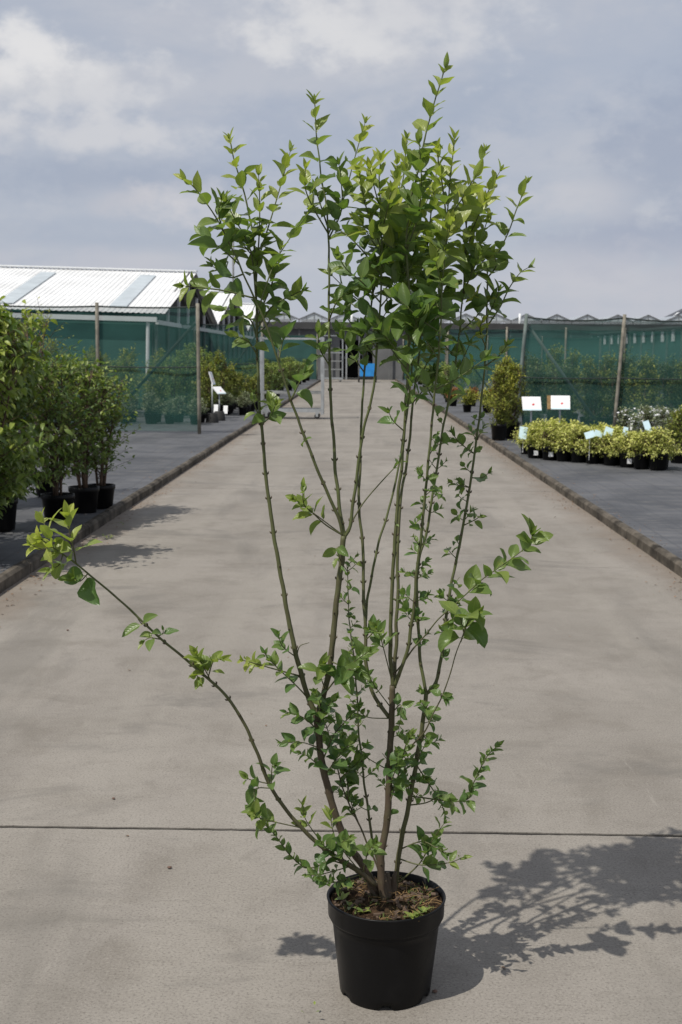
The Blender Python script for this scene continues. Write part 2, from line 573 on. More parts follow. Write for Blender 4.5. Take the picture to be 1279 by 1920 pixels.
m = MB()
ys = [JY + JSTEP * k for k in range(-2, 16)]
for y0, y1 in zip(ys, ys[1:]):
    y1 = min(y1, 84.0)
    if y0 >= y1:
        continue
    s0, s1 = -0.0026, -0.0026
    e0 = 0.0075 if abs(y0 - JY) < .1 else 0.0015
    e1 = 0.0075 if abs(ys[ys.index(y0) + 1] - JY) < .1 else 0.0015
    dz_ = random.uniform(-0.0015, 0.0015)
    x0, x1 = -KX0 - 0.004, KX0 + 0.004
    z = dz_
    vs = []
    n = 160
    # slightly chipped edges along each joint
    for k in range(n + 1):
        x = x0 + (x1 - x0) * k / n
        vs.append((x, y0 + e0 + x * s0 + e0 * (0.5 * random.random() + 1.1 * max(0, noise.noise((x * 3, y0, 1)))), z))
    for k in range(n + 1):
        x = x0 + (x1 - x0) * k / n
        vs.append((x, y1 - e1 + x * s1 - e1 * (0.5 * random.random() + 1.1 * max(0, noise.noise((x * 3, y1, 7)))), z))
    fs = [(k, k + 1, n + 2 + k, n + 1 + k) for k in range(n)]
    vb = [(a, b_, -0.03) for a, b_, c_ in vs]
    o = len(vs)
    fs += [(k + 1, k, o + k, o + k + 1) for k in range(n)]
    fs += [(n + 1 + k, n + 2 + k, o + n + 2 + k, o + n + 1 + k) for k in range(n)]
    m.add(vs + vb, fs)
tag(m.build('road', M['road']), kind='structure')

m = MB()
m.add([(-KX0 - 0.02, -8, -0.028), (KX0 + 0.02, -8, -0.028), (KX0 + 0.02, 84, -0.028), (-KX0 - 0.02, 84, -0.028)], [(0, 1, 2, 3)])
tag(m.build('road_base', M['gap']), kind='structure')


m = MB()
m.box((-KX0 - .003, JY - .03, -.027), (KX0 + .003, JY + .03, -.0045))
jf = m.build('joint_filler', M['gap'])
jf.rotation_euler = (0, 0, -0.0026)
jf.location = (-.0026 * JY, 0, 0)
tag(jf, kind='structure')


def kerb(sgn, name):
    m = MB()
    y = -3.0
    while y < 83:
        L = 1.0
        j = random.uniform(-0.004, 0.004)
        h = 0.092 + random.uniform(-0.004, 0.004)
        x0, x1 = sgn * KX0 + j, sgn * KX1 + j
        if x0 > x1:
            x0, x1 = x1, x0
        c = 0.022
        y0, y1 = y + 0.003, y + L - 0.003
        prof = [(x0, -0.045), (x0, h - c), (x0 + c, h), (x1 - c, h), (x1, h - c), (x1, -0.045)]
        vs = [(a, y0, z) for a, z in prof] + [(a, y1, z) for a, z in prof]
        fs = [(k, k + 1, k + 7, k + 6) for k in range(5)] + [(5, 4, 3, 2, 1, 0), (6, 7, 8, 9, 10, 11)]
        if sgn > 0:
            pass
        m.add(vs, fs)
        y += L
    o = m.build(name, M['kerb'])
    return tag(o, kind='structure')


kerb(-1, 'kerb_left')
kerb(1, 'kerb_right')


def bed(sgn, name):
    m = MB()
    x0, x1 = (KX1 + 0.008) * sgn, 34 * sgn
    nx, ny = 40, 110
    vs, fs = [], []
    for j in range(ny + 1):
        y = -3 + 87.0 * (j / ny) ** 1.3
        for i in range(nx + 1):
            x = x0 + (x1 - x0) * (i / nx) ** 1.6
            z = MATZ + 0.024 * noise.noise((x * 1.3, y * 1.3, 3.0)) + 0.008 * noise.noise((x * 4, y * 1.1, 6.0)) - 0.018
            vs.append((x, y, z))
    for j in range(ny):
        for i in range(nx):
            a = j * (nx + 1) + i
            q = (a, a + 1, a + nx + 2, a + nx + 1)
            fs.append(q if sgn > 0 else q[::-1])
    m.add(vs, fs)
    tag(m.build(name, M['mat'], smooth=True), kind='structure')


bed(-1, 'ground_cover_left')
bed(1, 'ground_cover_right')


# ------------------------------------------------------------------ leaves and stems
def ortho(n, t):
    n = n - t * n.dot(t)
    if n.length < 1e-4:
        n = t.orthogonal()
    return n.normalized()


def leaf(mb, base, d, nrm, L, Wd, curl=0.5, fold=0.25, tint=0.0, nst=7, rough=0.0, wave=0.0, petiole=0.0):
    d = d.normalized()
    n = ortho(nrm, d)
    p = Vector(base)
    if petiole:
        q = p + d * petiole
        sdv = d.cross(n) * 0.0011
        mb.add([p - sdv, p + sdv, q + sdv, q - sdv], [(0, 1, 2, 3)], [(0, 0, min(1, tint + 0.3))] * 4)
        p = q
    cols = (-1, -0.5, 0, 0.5, 1)
    vs, at = [], []
    step = L / nst
    ph = random.uniform(0, 6.28)
    tw = random.uniform(-0.25, 0.25)
    for i in range(nst + 1):
        v = i / nst
        s = d.cross(n)
        wv = Wd / 2 * max(0.0, math.sin(math.pi * v ** 0.82)) ** 0.72 * (1.08 - 0.3 * v ** 2)
        for c in cols:
            off = s * (c * wv) + n * (abs(c) ** 1.3 * wv * fold)
            if wave:
                off += n * (wave * wv * abs(c) * math.sin(v * 9 + ph + c * 1.5))
            vs.append(p + off)
            at.append((c, v, tint))
        rot = Matrix.Rotation(-curl / nst, 3, s) @ Matrix.Rotation(tw / nst, 3, d)
        d = rot @ d
        n = ortho(rot @ n, d)
        p = p + d * step
    k = len(cols)
    fs = [(i * k + j, i * k + j + 1, (i + 1) * k + j + 1, (i + 1) * k + j) for i in range(nst) for j in range(k - 1)]
    mb.add(vs, fs, at)


def leaf_s(mb, base, d, nrm, L, Wd, curl, tint, fold=0.3):
    """small leaf for plants farther off: two folded halves, bent once"""
    d = d.normalized()
    n = ortho(nrm, d)
    s = d.cross(n)
    b0 = Vector(base)
    mid = b0 + d * (L * 0.45) - n * (L * curl * 0.1)
    tip = b0 + d * (L * 0.95) - n * (L * curl * 0.5)
    up = n * (Wd * 0.5 * fold)
    l, r = mid - s * Wd / 2 + up, mid + s * Wd / 2 + up
    mb.add([b0, l, mid, r, tip], [(0, 2, 1), (0, 3, 2), (1, 2, 4), (2, 3, 4)],
           [(0, 0, tint), (-1, .5, tint), (0, .5, tint), (1, .5, tint), (0, 1, tint)])


def catmull(pts, per=6):
    pts = [Vector(p) for p in pts]
    q = [pts[0] * 2 - pts[1]] + pts + [pts[-1] * 2 - pts[-2]]
    out = []
    for i in range(1, len(q) - 2):
        a, b_, c, d = q[i - 1], q[i], q[i + 1], q[i + 2]
        for k in range(per):
            t = k / per
            out.append(0.5 * ((2 * b_) + (c - a) * t + (2 * a - 5 * b_ + 4 * c - d) * t * t + (3 * b_ - a - 3 * c + d) * t ** 3))
    out.append(pts[-1])
    return out


def resample(pts, step):
    out = [pts[0].copy()]
    acc = 0.0
    for a, b_ in zip(pts, pts[1:]):
        L = (b_ - a).length
        if L < 1e-9:
            continue
        pos = step - acc
        while pos <= L:
            out.append(a.lerp(b_, pos / L))
            pos += step
        acc = (acc + L) % step
    out.append(pts[-1].copy())
    return out


def plen(pts):
    return sum((b_ - a).length for a, b_ in zip(pts, pts[1:]))


# ------------------------------------------------------------------ the shrub in the pot, on the road
PY = 3.03
pc = G(722, 1853)
HX, HY = pc.x, pc.y
root = empty('potted_shrub', (HX, HY, 0), 'tall leggy green shrub with many bare canes in black pot on the road', 'shrub')
ROOTV = Vector((HX, HY, 0))

m = MB()
RT, RB, PH = 0.147, 0.112, 0.25
prof = [(RB - 0.012, 0.012), (RB - 0.003, 0.004), (RB, 0.0), (RB + 0.003, 0.004)]
for k in range(1, 9):
    z = 0.004 + (PH - 0.058) * k / 8
    prof.append((RB + 0.003 + (RT - 0.011 - RB - 0.003) * (k / 8), z))
prof += [(RT - 0.004, PH - 0.052), (RT - 0.001, PH - 0.046), (RT, PH - 0.012), (RT + 0.002, PH - 0.006), (RT + 0.003, PH - 0.002), (RT + 0.001, PH),
         (RT - 0.003, PH - 0.001), (RT - 0.004, PH - 0.03), (RT - 0.008, PH - 0.06)]
n = 72
vs = []
for r, z in prof:
    for j in range(n):
        a = 2 * math.pi * j / n
        zz = z
        # drainage notches round the foot
        if z < 0.006 and (j % 12) in (5, 6, 7):
            zz = 0.014
        wob = 1 + 0.006 * math.sin(2 * a + 0.6) * (z / PH)
        vs.append((r * wob * math.cos(a), r * wob * math.sin(a), zz))
k = len(prof)
fs = [(i * n + j, i * n + (j + 1) % n, (i + 1) * n + (j + 1) % n, (i + 1) * n + j) for i in range(k - 1) for j in range(n)]
fs.append(tuple(range(n - 1, -1, -1)))
m.add(vs, fs)
pot = m.build('pot', M['pot'], root, True)

m = MB()
SOILZ = 0.232
nr, na = 16, 48
vs = [(0, 0, SOILZ + 0.02)]
for i in range(1, nr + 1):
    r = (RT - 0.0055) * i / nr
    for j in range(na):
        a = 2 * math.pi * j / na
        x, y = r * math.cos(a), r * math.sin(a)
        z = SOILZ + 0.02 * (1 - (r / RT) ** 2) + 0.012 * noise.noise((x * 25, y * 25, 1)) + 0.007 * noise.noise((x * 80, y * 80, 4))
        vs.append((x, y, z if i < nr else min(z, SOILZ + 0.004)))
fs = [(0, 1 + j, 1 + (j + 1) % na) for j in range(na)]
fs += [(1 + i * na + j, 1 + (i + 1) * na + j, 1 + (i + 1) * na + (j + 1) % na, 1 + i * na + (j + 1) % na) for i in range(nr - 1) for j in range(na)]
m.add(vs, fs)
soil = m.build('soil', M['soil'], root, True)


def soil_pt(rmax=RT - 0.012):
    while True:
        x, y = random.uniform(-rmax, rmax), random.uniform(-rmax, rmax)
        if x * x + y * y < rmax * rmax:
            return Vector((x, y, SOILZ + 0.02 * (1 - (x * x + y * y) / RT ** 2) + 0.012 * noise.noise((x * 25, y * 25, 1))))


m = MB()
for k in range(260):
    p = soil_pt()
    if k % 3 and not (p.x > -0.02 and p.y < 0.03):
        continue
    a = random.uniform(0, 6.28)
    d = Vector((math.cos(a), math.sin(a), random.uniform(-0.1, 0.35)))
    L = random.uniform(0.012, 0.045)
    m.tube([p + Vector((0, 0, 0.002)), p + d * L * 0.5 + Vector((0, 0, 0.004)), p + d * L], [0.0009, 0.0008, 0.0004], 4)
st = m.build('straw', M['straw'], soil)
tag(st, kind='stuff')
m = MB()
for k in range(700):
    p = soil_pt()
    if noise.noise((p.x * 18, p.y * 18, 9)) < 0.02:
        continue
    a = random.uniform(0, 6.28)
    leaf_s(m, p + Vector((0, 0, 0.001)), Vector((math.cos(a), math.sin(a), 1.2)), Vector((0, 0, 1)), random.uniform(0.006, 0.014), 0.005, 0.4, 0.3)
tag(m.build('moss', M['moss'], soil), kind='stuff')
m = MB()
for k in range(110):
    p = soil_pt()
    a = random.uniform(0, 6.28)
    L = random.uniform(0.006, 0.02)
    mm = Matrix.Translation(p + Vector((0, 0, 0.003))) @ Matrix.Rotation(a, 4, 'Z') @ Matrix.Rotation(random.uniform(-.5, .5), 4, 'X')
    m.box((-L / 2, -L / 4, -0.002), (L / 2, L / 4, 0.003), mm)
tag(m.build('bark_chips', M['twig'], soil), kind='stuff')
for (wx, wy) in ((0.075, -0.1), (0.09, -0.085), (-0.11, -0.02), (-0.09, -0.06), (-0.1, 0.04), (-0.06, -0.09), (0.06, -0.115)):
    m = MB()
    for k in range(7):
        a = random.uniform(0, 6.28)
        leaf(m, Vector((wx, wy, SOILZ + 0.012)), Vector((math.cos(a), math.sin(a), random.uniform(0.3, 1.1))), Vector((0, 0, 1)),
             random.uniform(0.015, 0.03), random.uniform(0.008, 0.014), 0.5, 0.2, random.uniform(0.2, 0.7), 4)
    m.build('seedling', M['leaf'], root, True)

# canes, traced as (photo x, photo y) with their distance at foot and tip; each becomes a 3D polyline
STEMS = {
    # name: points, Y at foot, Y at tip, radius foot, radius tip, greenness foot, tip
    'T1': ([(708, 1672), (690, 1640), (668, 1605), (648, 1575), (625, 1515), (606, 1440), (597, 1380), (592, 1335)], 3.02, 3.0, .0155, .0125, 0, .05),
    'S1': ([(594, 1345), (576, 1302), (556, 1232), (540, 1150), (520, 1040), (505, 940), (495, 850), (487, 770), (483, 690), (481, 600), (479, 520), (476, 455), (462, 380), (442, 310), (431, 262)], 3.0, 3.06, .0105, .0022, .35, 1),
    'S1b': ([(592, 1345), (611, 1290), (621, 1230), (629, 1150), (638, 1070), (645, 1005)], 3.0, 3.02, .0115, .0105, .15, .5),
    'S2': ([(645, 1008), (632, 962), (603, 900), (576, 830), (546, 750), (520, 670), (500, 612), (472, 548), (442, 482), (406, 410), (374, 362), (350, 338)], 3.02, 2.90, .0068, .002, .6, 1),
    'S3': ([(646, 1010), (634, 930), (626, 840), (619, 720), (617, 600), (617, 500), (614, 400), (603, 335), (594, 260), (590, 190)], 3.02, 3.08, .0075, .002, .7, 1),
    'S4': ([(644, 1010), (657, 985), (669, 892), (676, 840), (686, 790), (700, 735), (706, 670), (711, 600), (716, 500), (714, 420), (712, 350), (714, 300)], 3.02, 2.98, .0068, .002, .75, 1),
    'T2': ([(722, 1690), (714, 1640), (716, 1595), (726, 1540), (730, 1450), (733, 1370), (737, 1285)], 3.0, 3.02, .0155, .0115, 0, .15),
    'S5': ([(729, 1345), (703, 1306), (689, 1265), (685, 1200), (682, 1120), (680, 1020), (673, 953), (675, 879), (678, 799), (681, 730), (688, 650), (698, 560), (722, 480), (738, 410), (756, 330), (763, 262)], 3.02, 3.14, .0078, .002, .4, 1),
    'S6': ([(683, 1180), (690, 1120), (706, 1035), (728, 959), (743, 895), (758, 810), (770, 720), (776, 620), (782, 520), (780, 440), (770, 370)], 3.06, 3.24, .0055, .002, .7, 1),
    'S7': ([(737, 1290), (732, 1210), (735, 1110), (740, 1020), (747, 930), (755, 850), (761, 760), (766, 650), (767, 550), (762, 460), (768, 390), (783, 320), (799, 250), (815, 190), (834, 128)], 3.02, 2.94, .0085, .0022, .55, 1),
    'S7b': ([(739, 1290), (742, 1220), (745, 1120), (746, 1020), (752, 930), (764, 860), (774, 760), (784, 680), (792, 600), (800, 500), (806, 420), (816, 340), (822, 290)], 3.03, 3.2, .0078, .002, .4, 1),
    'S8': ([(739, 1288), (748, 1265), (761, 1230), (773, 1164), (781, 1078), (788, 1020), (796, 940), (803, 870), (813, 760), (823, 666), (828, 560), (834, 470), (840, 380), (848, 300), (852, 262)], 3.02, 2.88, .0075, .002, .6, 1),
    'T3': ([(741, 1668), (745, 1625), (752, 1575), (768, 1505), (785, 1405), (795, 1345), (800, 1297)], 3.06, 3.05, .0105, .0085, .35, .6),
    'S9': ([(800, 1300), (791, 1255), (785, 1190), (782, 1110), (786, 1050), (800, 1000), (811, 932), (823, 852), (834, 786), (850, 706), (860, 640), (868, 550), (873, 450), (881, 370), (895, 318), (908, 285)], 3.05, 3.1, .0068, .002, .7, 1),
    'S10': ([(801, 1300), (818, 1278), (828, 1232), (832, 1195), (842, 1120), (858, 1040), (873, 960), (886, 880), (899, 780), (908, 700), (913, 600), (916, 500), (938, 468), (957, 425), (973, 382), (987, 345)], 3.05, 3.16, .0072, .002, .65, 1),
    'S11': ([(705, 1660), (670, 1630), (628, 1606), (596, 1582), (555, 1540), (515, 1490), (490, 1432), (465, 1372), (430, 1312), (385, 1268), (332, 1222), (290, 1188), (230, 1130), (172, 1080), (140, 1055), (104, 1030), (78, 1012)], 2.98, 2.76, .0095, .0028, .1, .9),
    'S12': ([(716, 1640), (701, 1587), (686, 1490), (677, 1408), (673, 1373), (669, 1291), (664, 1235), (659, 1200), (654, 1150), (651, 1060)], 3.06, 3.14, .006, .0016, .4, .8),
    'S13': ([(712, 1640), (690, 1583), (643, 1478), (620, 1390), (606, 1345)], 3.05, 3.1, .0042, .0018, .1, .4),
    'S14': ([(733, 1428), (781, 1390), (807, 1351), (837, 1285), (857, 1223), (878, 1168), (890, 1150)], 3.0, 2.86, .0034, .0016, .2, .6),
    'S15': ([(740, 1262), (781, 1210), (824, 1160), (870, 1118), (903, 1088), (935, 1065), (988, 1026), (998, 1005)], 3.02, 2.88, .0034, .0014, .3, .8),
}
PATH = {}
LEAFMB = {}
STEMMB = {}
for nm, (pts, ya, yb, ra, rb, ga, gb) in STEMS.items():
    kk = len(pts)
    w3 = [P(px, py, ya + (yb - ya) * (i / (kk - 1)) + (HY - PY)) for i, (px, py) in enumerate(pts)]
    PATH[nm] = resample(catmull(w3, 6), 0.012)
    STEMMB[nm] = MB()
    LEAFMB[nm] = MB()
    pth = PATH[nm]
    N = len(pth)
    rad, mbp = [], []
    nxt, node_i = 0.0, set()
    step = 0
    gap = random.randint(4, 7)
    for i in range(N):
        t = i / (N - 1)
        step += 1
        r = 0.64 * (ra + (rb - ra) * t ** 0.85)
        if step >= gap:
            step = 0
            gap = random.randint(4, 7)
            r *= 1.11
            node_i.add(i)
        r *= 1 + 0.05 * noise.noise((i * 0.7, ra * 900, 0))
        rad.append(r)
    jit = [p + Vector((noise.noise((i * 0.23, ra * 700, 5)), noise.noise((i * 0.23, ra * 700, 8)), 0)) * 0.0028 for i, p in enumerate(pth)]
    mb = STEMMB[nm]
    before = len(mb.v)
    mb.tube([p - ROOTV for p in jit], rad, 10)
    for i in range(N):
        g = ga + (gb - ga) * (i / (N - 1)) ** 0.8
        for j in range(10):
            mb.a[before + i * 10 + j] = (0, i / N, g)
    # bud scars at the nodes
    for i in node_i:
        if rad[i] < 0.003 or i + 1 >= N:
            continue
        t = (pth[min(i + 1, N - 1)] - pth[i - 1]).normalized()
        a = random.uniform(0, 6.28)
        u = t.orthogonal().normalized()
        u = Matrix.Rotation(a, 3, t) @ u
        for sg in (1, -1):
            q = jit[i] - ROOTV + u * sg * rad[i] * 0.8
            mb.tube([q, q + u * sg * 0.003 + t * 0.002, q + u * sg * 0.0042 + t * 0.006], [0.0026, 0.0022, 0.0006], 5, (0, 0, 0.1))


# the old stump the canes rise from
m = MB()
for (ax, ay, bx, by, r0, r1) in ((0.0, 0.0, -0.008, 0.0, .026, .005), (0.004, 0.008, 0.004, 0.012, .023, .005), (-0.016, -0.006, -0.05, 0.01, .017, .006), (0.012, 0.014, 0.022, 0.02, .015, .004)):
    pts = [Vector((ax, ay - 0.01, SOILZ - 0.02)).lerp(Vector((bx, by - 0.01, SOILZ + 0.075)), t / 8) for t in range(9)]
    m.tube([p + Vector((noise.noise((p.z * 40, ax * 90, 1)), noise.noise((p.z * 40, ax * 90, 5)), 0)) * 0.005 for p in pts],
           [(r0 + (r1 - r0) * t / 8) * (1 + 0.12 * noise.noise((t * 0.9, ax * 50, 2))) for t in range(9)], 12)
stump = m.build('stump', M['bark'], root, True)


def grow(nm, pth, start=0.1, L=0.06, spacing=0.03, tint0=0.0, tint1=0.9, tip=True, skip=0.0, ratio=0.5, small_tip=0.55, droop=1.0, ang0=70):
    """pairs of opposite leaves along a path (world), turning a quarter at each node"""
    mb = LEAFMB[nm]
    L *= 1.0 if L > .05 else 1.0
    ratio *= 1.17
    tot = plen(pth)
    rs = resample(pth, 0.004)
    N = len(rs)
    d = start * tot
    phase = random.uniform(0, math.pi)
    while d < tot - 0.004:
        i = min(N - 2, int(d / 0.004))
        t = (rs[min(i + 3, N - 1)] - rs[max(i - 3, 0)]).normalized()
        f = d / tot
        u = Matrix.Rotation(phase, 3, t) @ t.orthogonal().normalized()
        for sg in (1, -1):
            if random.random() < skip:
                continue
            k = (1 - (1 - small_tip) * max(0, (f - 0.5) / 0.5)) if tip else 1.0
            ll = L * k * random.uniform(0.72, 1.18)
            ang = R((ang0 - 38 * f) if tip else ang0) + random.uniform(-0.25, 0.25)
            o = u * sg
            dr = (t * math.cos(ang) + o * math.sin(ang)).normalized()
            nn = (t * math.sin(ang) - o * math.cos(ang))
            nn = nn * 0.75 + Vector((-0.15, -0.25, 0.75)) * 0.8 + Vector((random.uniform(-.6, .6), random.uniform(-.6, .6), random.uniform(-.2, .2)))
            cu = random.choice((random.uniform(0.1, .6), random.uniform(.5, 1.5))) * droop * (1 - 0.6 * f if tip else 1)
            leaf(mb, rs[i] - ROOTV, dr, nn, ll, ll * ratio * random.uniform(0.85, 1.15) * (1 - 0.22 * f if tip else 1), cu,
                 random.uniform(0.15, 0.75), min(1, max(0, tint0 + (tint1 - tint0) * f ** 1.6 + random.uniform(-0.1, 0.12))), 7, 0, random.uniform(0.04, 0.24), ll * 0.09)
        phase += math.pi / 2 + random.uniform(-0.25, 0.25)
        d += spacing * (1 - 0.35 * f if tip else 1) * random.uniform(0.8, 1.25)
    if tip:
        t = (rs[-1] - rs[-4]).normalized()
        ph = random.uniform(0, 6.28)
        for k in range(4):
            u = Matrix.Rotation(ph + k * 1.571, 3, t) @ t.orthogonal().normalized()
            a = R(14 if k % 2 else 26) + random.uniform(-0.05, 0.12)
            dr = t * math.cos(a) + u * math.sin(a)
            ll = L * small_tip * random.uniform(0.75, 1.15) * (0.62 if k % 2 else 1)
            leaf(mb, rs[-1] - ROOTV, dr, t * 0.4 - u, ll, ll * 0.38, random.uniform(-0.15, 0.3), 0.45, min(1, tint1 + random.uniform(-0.2, 0.1)), 6)


def nearest(nm, p):
    return min(PATH[nm], key=lambda q: (q.x - p.x) ** 2 + (q.z - p.z) ** 2)


def twig(nm, pts, r, dY, start=0.15, green=0.7, **kw):
    a = P(pts[0][0], pts[0][1], HY)
    best = nearest(nm, a)
    y0 = best.y
    kk = len(pts)
    w3 = [P(px, py, y0 + dY * i / (kk - 1)) for i, (px, py) in enumerate(pts)]
    w3[0] = best
    pth = catmull(w3, 5)
    n = len(pth)
    STEMMB[nm].tube([p - ROOTV for p in pth], [r * (1 - 0.6 * i / n) for i in range(n)], 6, (0, 0, green))
    grow(nm, pth, start, **kw)


# leafy tops that continue the canes themselves (fraction of the cane that carries leaves)
def top_of(nm, frac, **kw):
    pth = PATH[nm]
    pth = pth[int(len(pth) * frac):]
    grow(nm, pth, 0.0, **kw)


top_of('S1', .80, L=.058, spacing=.034, tint0=.1, tint1=.85, skip=.1)
top_of('S2', .80, L=.062, spacing=.034, tint0=.08, tint1=.7, skip=.05)
top_of('S3', .80, L=.058, spacing=.042, tint0=.05, tint1=.8, skip=.05)
top_of('S4', .72, L=.062, spacing=.036, tint0=.0, tint1=.9)
top_of('S5', .72, L=.06, spacing=.034, tint0=.0, tint1=.9)
top_of('S6', .62, L=.062, spacing=.034, tint0=.0, tint1=.95)
top_of('S7', .70, L=.06, spacing=.036, tint0=.0, tint1=.75)
top_of('S7b', .66, L=.062, spacing=.034, tint0=.0, tint1=.9)
top_of('S8', .64, L=.06, spacing=.036, tint0=.0, tint1=.9)
top_of('S9', .62, L=.056, spacing=.036, tint0=.0, tint1=.85)
top_of('S10', .80, L=.056, spacing=.036, tint0=.05, tint1=.8)

# traced side shoots of the crown
B = dict(L=.058, spacing=.034, tint0=.15, tint1=.9)
for nm, pts, dY, kw in [
    ('S1', [(480, 540), (486, 440), (487, 375), (485, 330)], -.05, B),
    ('S1', [(484, 500), (508, 410), (530, 335), (544, 285)], .06, B),
    ('S1', [(482, 560), (470, 470), (440, 410), (425, 380)], -.10, dict(L=.066, spacing=.034, tint0=.1, tint1=.5)),
    ('S2', [(490, 580), (512, 500), (538, 455), (577, 400)], .08, dict(L=.055, spacing=.05, tint0=.05, tint1=.5, skip=.2)),
    ('S2', [(478, 560), (420, 545), (364, 538), (345, 536)], -.10, dict(L=.06, spacing=.035, tint0=.1, tint1=.45)),
    ('S2', [(450, 500), (420, 470), (392, 450), (378, 440)], .08, dict(L=.064, spacing=.034, tint0=.05, tint1=.3)),
    ('S2', [(460, 525), (430, 520), (400, 500)], .05, dict(L=.066, spacing=.03, tint0=.0, tint1=.3)),
    ('S2', [(420, 440), (410, 400), (415, 375)], -.04, dict(L=.066, spacing=.03, tint0=.1, tint1=.4)),
    ('S1', [(481, 620), (510, 575), (545, 555), (565, 545)], -.06, dict(L=.062, spacing=.036, tint0=.0, tint1=.3)),
    ('S1', [(482, 640), (470, 600), (440, 585), (415, 580)], .07, dict(L=.064, spacing=.034, tint0=.0, tint1=.35)),
    ('S1', [(482, 600), (505, 545), (520, 500), (525, 470)], -.05, dict(L=.068, spacing=.034, tint0=.0, tint1=.3)),
    ('S1', [(483, 660), (465, 640), (440, 630)], -.07, dict(L=.058, spacing=.03, tint0=.1, tint1=.4)),
    ('S1', [(482, 630), (500, 610), (512, 590)], .06, dict(L=.06, spacing=.03, tint0=.0, tint1=.3)),
    ('S3', [(616, 440), (585, 385), (572, 350), (573, 318)], -.06, B),
    ('S3', [(616, 430), (600, 380), (590, 350)], .06, dict(L=.06, spacing=.03, tint0=.05, tint1=.5)),
    ('S3', [(617, 440), (645, 370), (664, 300), (684, 232)], .03, B),
    ('S3', [(617, 450), (640, 395), (640, 340), (636, 310)], -.05, dict(L=.066, spacing=.036, tint0=.0, tint1=.3)),
    ('S3', [(616, 600), (632, 565), (650, 550)], -.05, dict(L=.055, spacing=.03, tint0=.0, tint1=.3)),
    ('S3', [(617, 690), (600, 655), (596, 625)], -.05, dict(L=.062, spacing=.03, tint0=.05, tint1=.3)),
    ('S4', [(714, 470), (690, 400), (676, 340), (674, 318)], -.06, B),
    ('S4', [(714, 520), (680, 470), (650, 440), (632, 430)], .05, dict(L=.064, spacing=.034, tint0=.0, tint1=.3)),
    ('S4', [(712, 570), (680, 530), (650, 505), (635, 480)], -.08, dict(L=.066, spacing=.034, tint0=.0, tint1=.3)),
    ('S4', [(711, 610), (690, 590), (660, 570), (640, 560)], .06, dict(L=.062, spacing=.032, tint0=.0, tint1=.3)),
    ('S5', [(720, 490), (735, 400), (742, 340), (745, 300)], .06, B),
    ('S7', [(764, 470), (785, 400), (790, 330), (786, 270)], -.05, dict(L=.066, spacing=.036, tint0=.0, tint1=.4)),
    ('S8', [(838, 420), (830, 350), (822, 300), (820, 280)], -.04, B),
    ('S9', [(872, 480), (893, 415), (915, 360), (937, 322)], .04, B),
    ('S9', [(868, 560), (890, 490), (905, 440), (915, 410)], -.05, dict(L=.055, spacing=.034, tint0=.0, tint1=.5)),
    ('S10', [(914, 610), (938, 575), (955, 540), (975, 512), (990, 502)], .04, dict(L=.05, spacing=.034, tint0=.1, tint1=.5)),
    ('S10', [(914, 570), (895, 552), (886, 545)], -.05, dict(L=.045, spacing=.02, tint0=.7, tint1=1)),
    ('S10', [(908, 690), (935, 668), (950, 648)], -.03, dict(L=.052, spacing=.026, tint0=.05, tint1=.4)),
    ('S10', [(916, 520), (930, 500), (928, 480)], -.05, dict(L=.05, spacing=.03, tint0=.1, tint1=.4)),
    ('S10', [(912, 650), (900, 620), (905, 600)], -.05, dict(L=.04, spacing=.02, tint0=.5, tint1=.9)),
    ('S1', [(490, 800), (508, 780), (516, 760)], -.05, dict(L=.056, spacing=.026, tint0=.1, tint1=.4)),
    ('S1', [(488, 790), (478, 760), (476, 740)], -.02, dict(L=.04, spacing=.025, tint0=.2, tint1=.4)),
    ('S2', [(545, 745), (560, 720), (570, 700)], -.02, dict(L=.062, spacing=.03, tint0=.0, tint1=.2)),
    ('S2', [(520, 675), (530, 640), (540, 620)], .03, dict(L=.064, spacing=.03, tint0=.0, tint1=.2)),
    ('S2', [(575, 830), (568, 822)], .0, dict(L=.02, spacing=.01, tip=False)),
]:
    twig(nm, pts, .0022, dY, .25 if len(pts) > 3 else .3, .9, **kw)

# filler shoots in the dense heart of the crown
rnd = random.Random(21)
for nm, y0, y1, cnt, ll in [('S4', 390, 660, 6, .066), ('S5', 400, 660, 9, .066), ('S6', 400, 690, 9, .068), ('S7', 420, 690, 8, .068), ('S7b', 400, 690, 8, .068),
                            ('S8', 400, 690, 7, .066), ('S9', 400, 690, 6, .062), ('S4', 670, 760, 1, .058), ('S5', 660, 720, 2, .058), ('S7', 690, 780, 2, .056), ('S7b', 690, 790, 2, .05), ('S8', 690, 780, 2, .056), ('S9', 690, 790, 3, .056), ('S6', 690, 760, 1, .056), ('S10', 560, 680, 1, .05), ('S1', 440, 640, 1, .062)]:
    for k in range(cnt):
        py = y0 + (y1 - y0) * (k + rnd.random()) / cnt
        pz = P(640, py, HY).z
        q = min(PATH[nm], key=lambda p: abs(p.z - pz))
        a = rnd.uniform(0, 6.28)
        ln = rnd.uniform(0.05, 0.125)
        d = Vector((math.cos(a) * 0.75, math.sin(a) * 0.9, rnd.uniform(0.35, 1.0))).normalized()
        pth = catmull([q, q + d * ln * 0.5 + Vector((0, 0, 0.004)), q + d * ln + Vector((0, 0, 0.018))], 5)
        STEMMB[nm].tube([p - ROOTV for p in pth], [.002 * (1 - 0.5 * i / len(pth)) for i in range(len(pth))], 5, (0, 0, .9))
        hi = max(0, (600 - py) / 200)
        grow(nm, pth, 0.3, L=ll, spacing=.036, tint0=.06 + hi * .4, tint1=min(0.95, hi + .15), small_tip=.7)

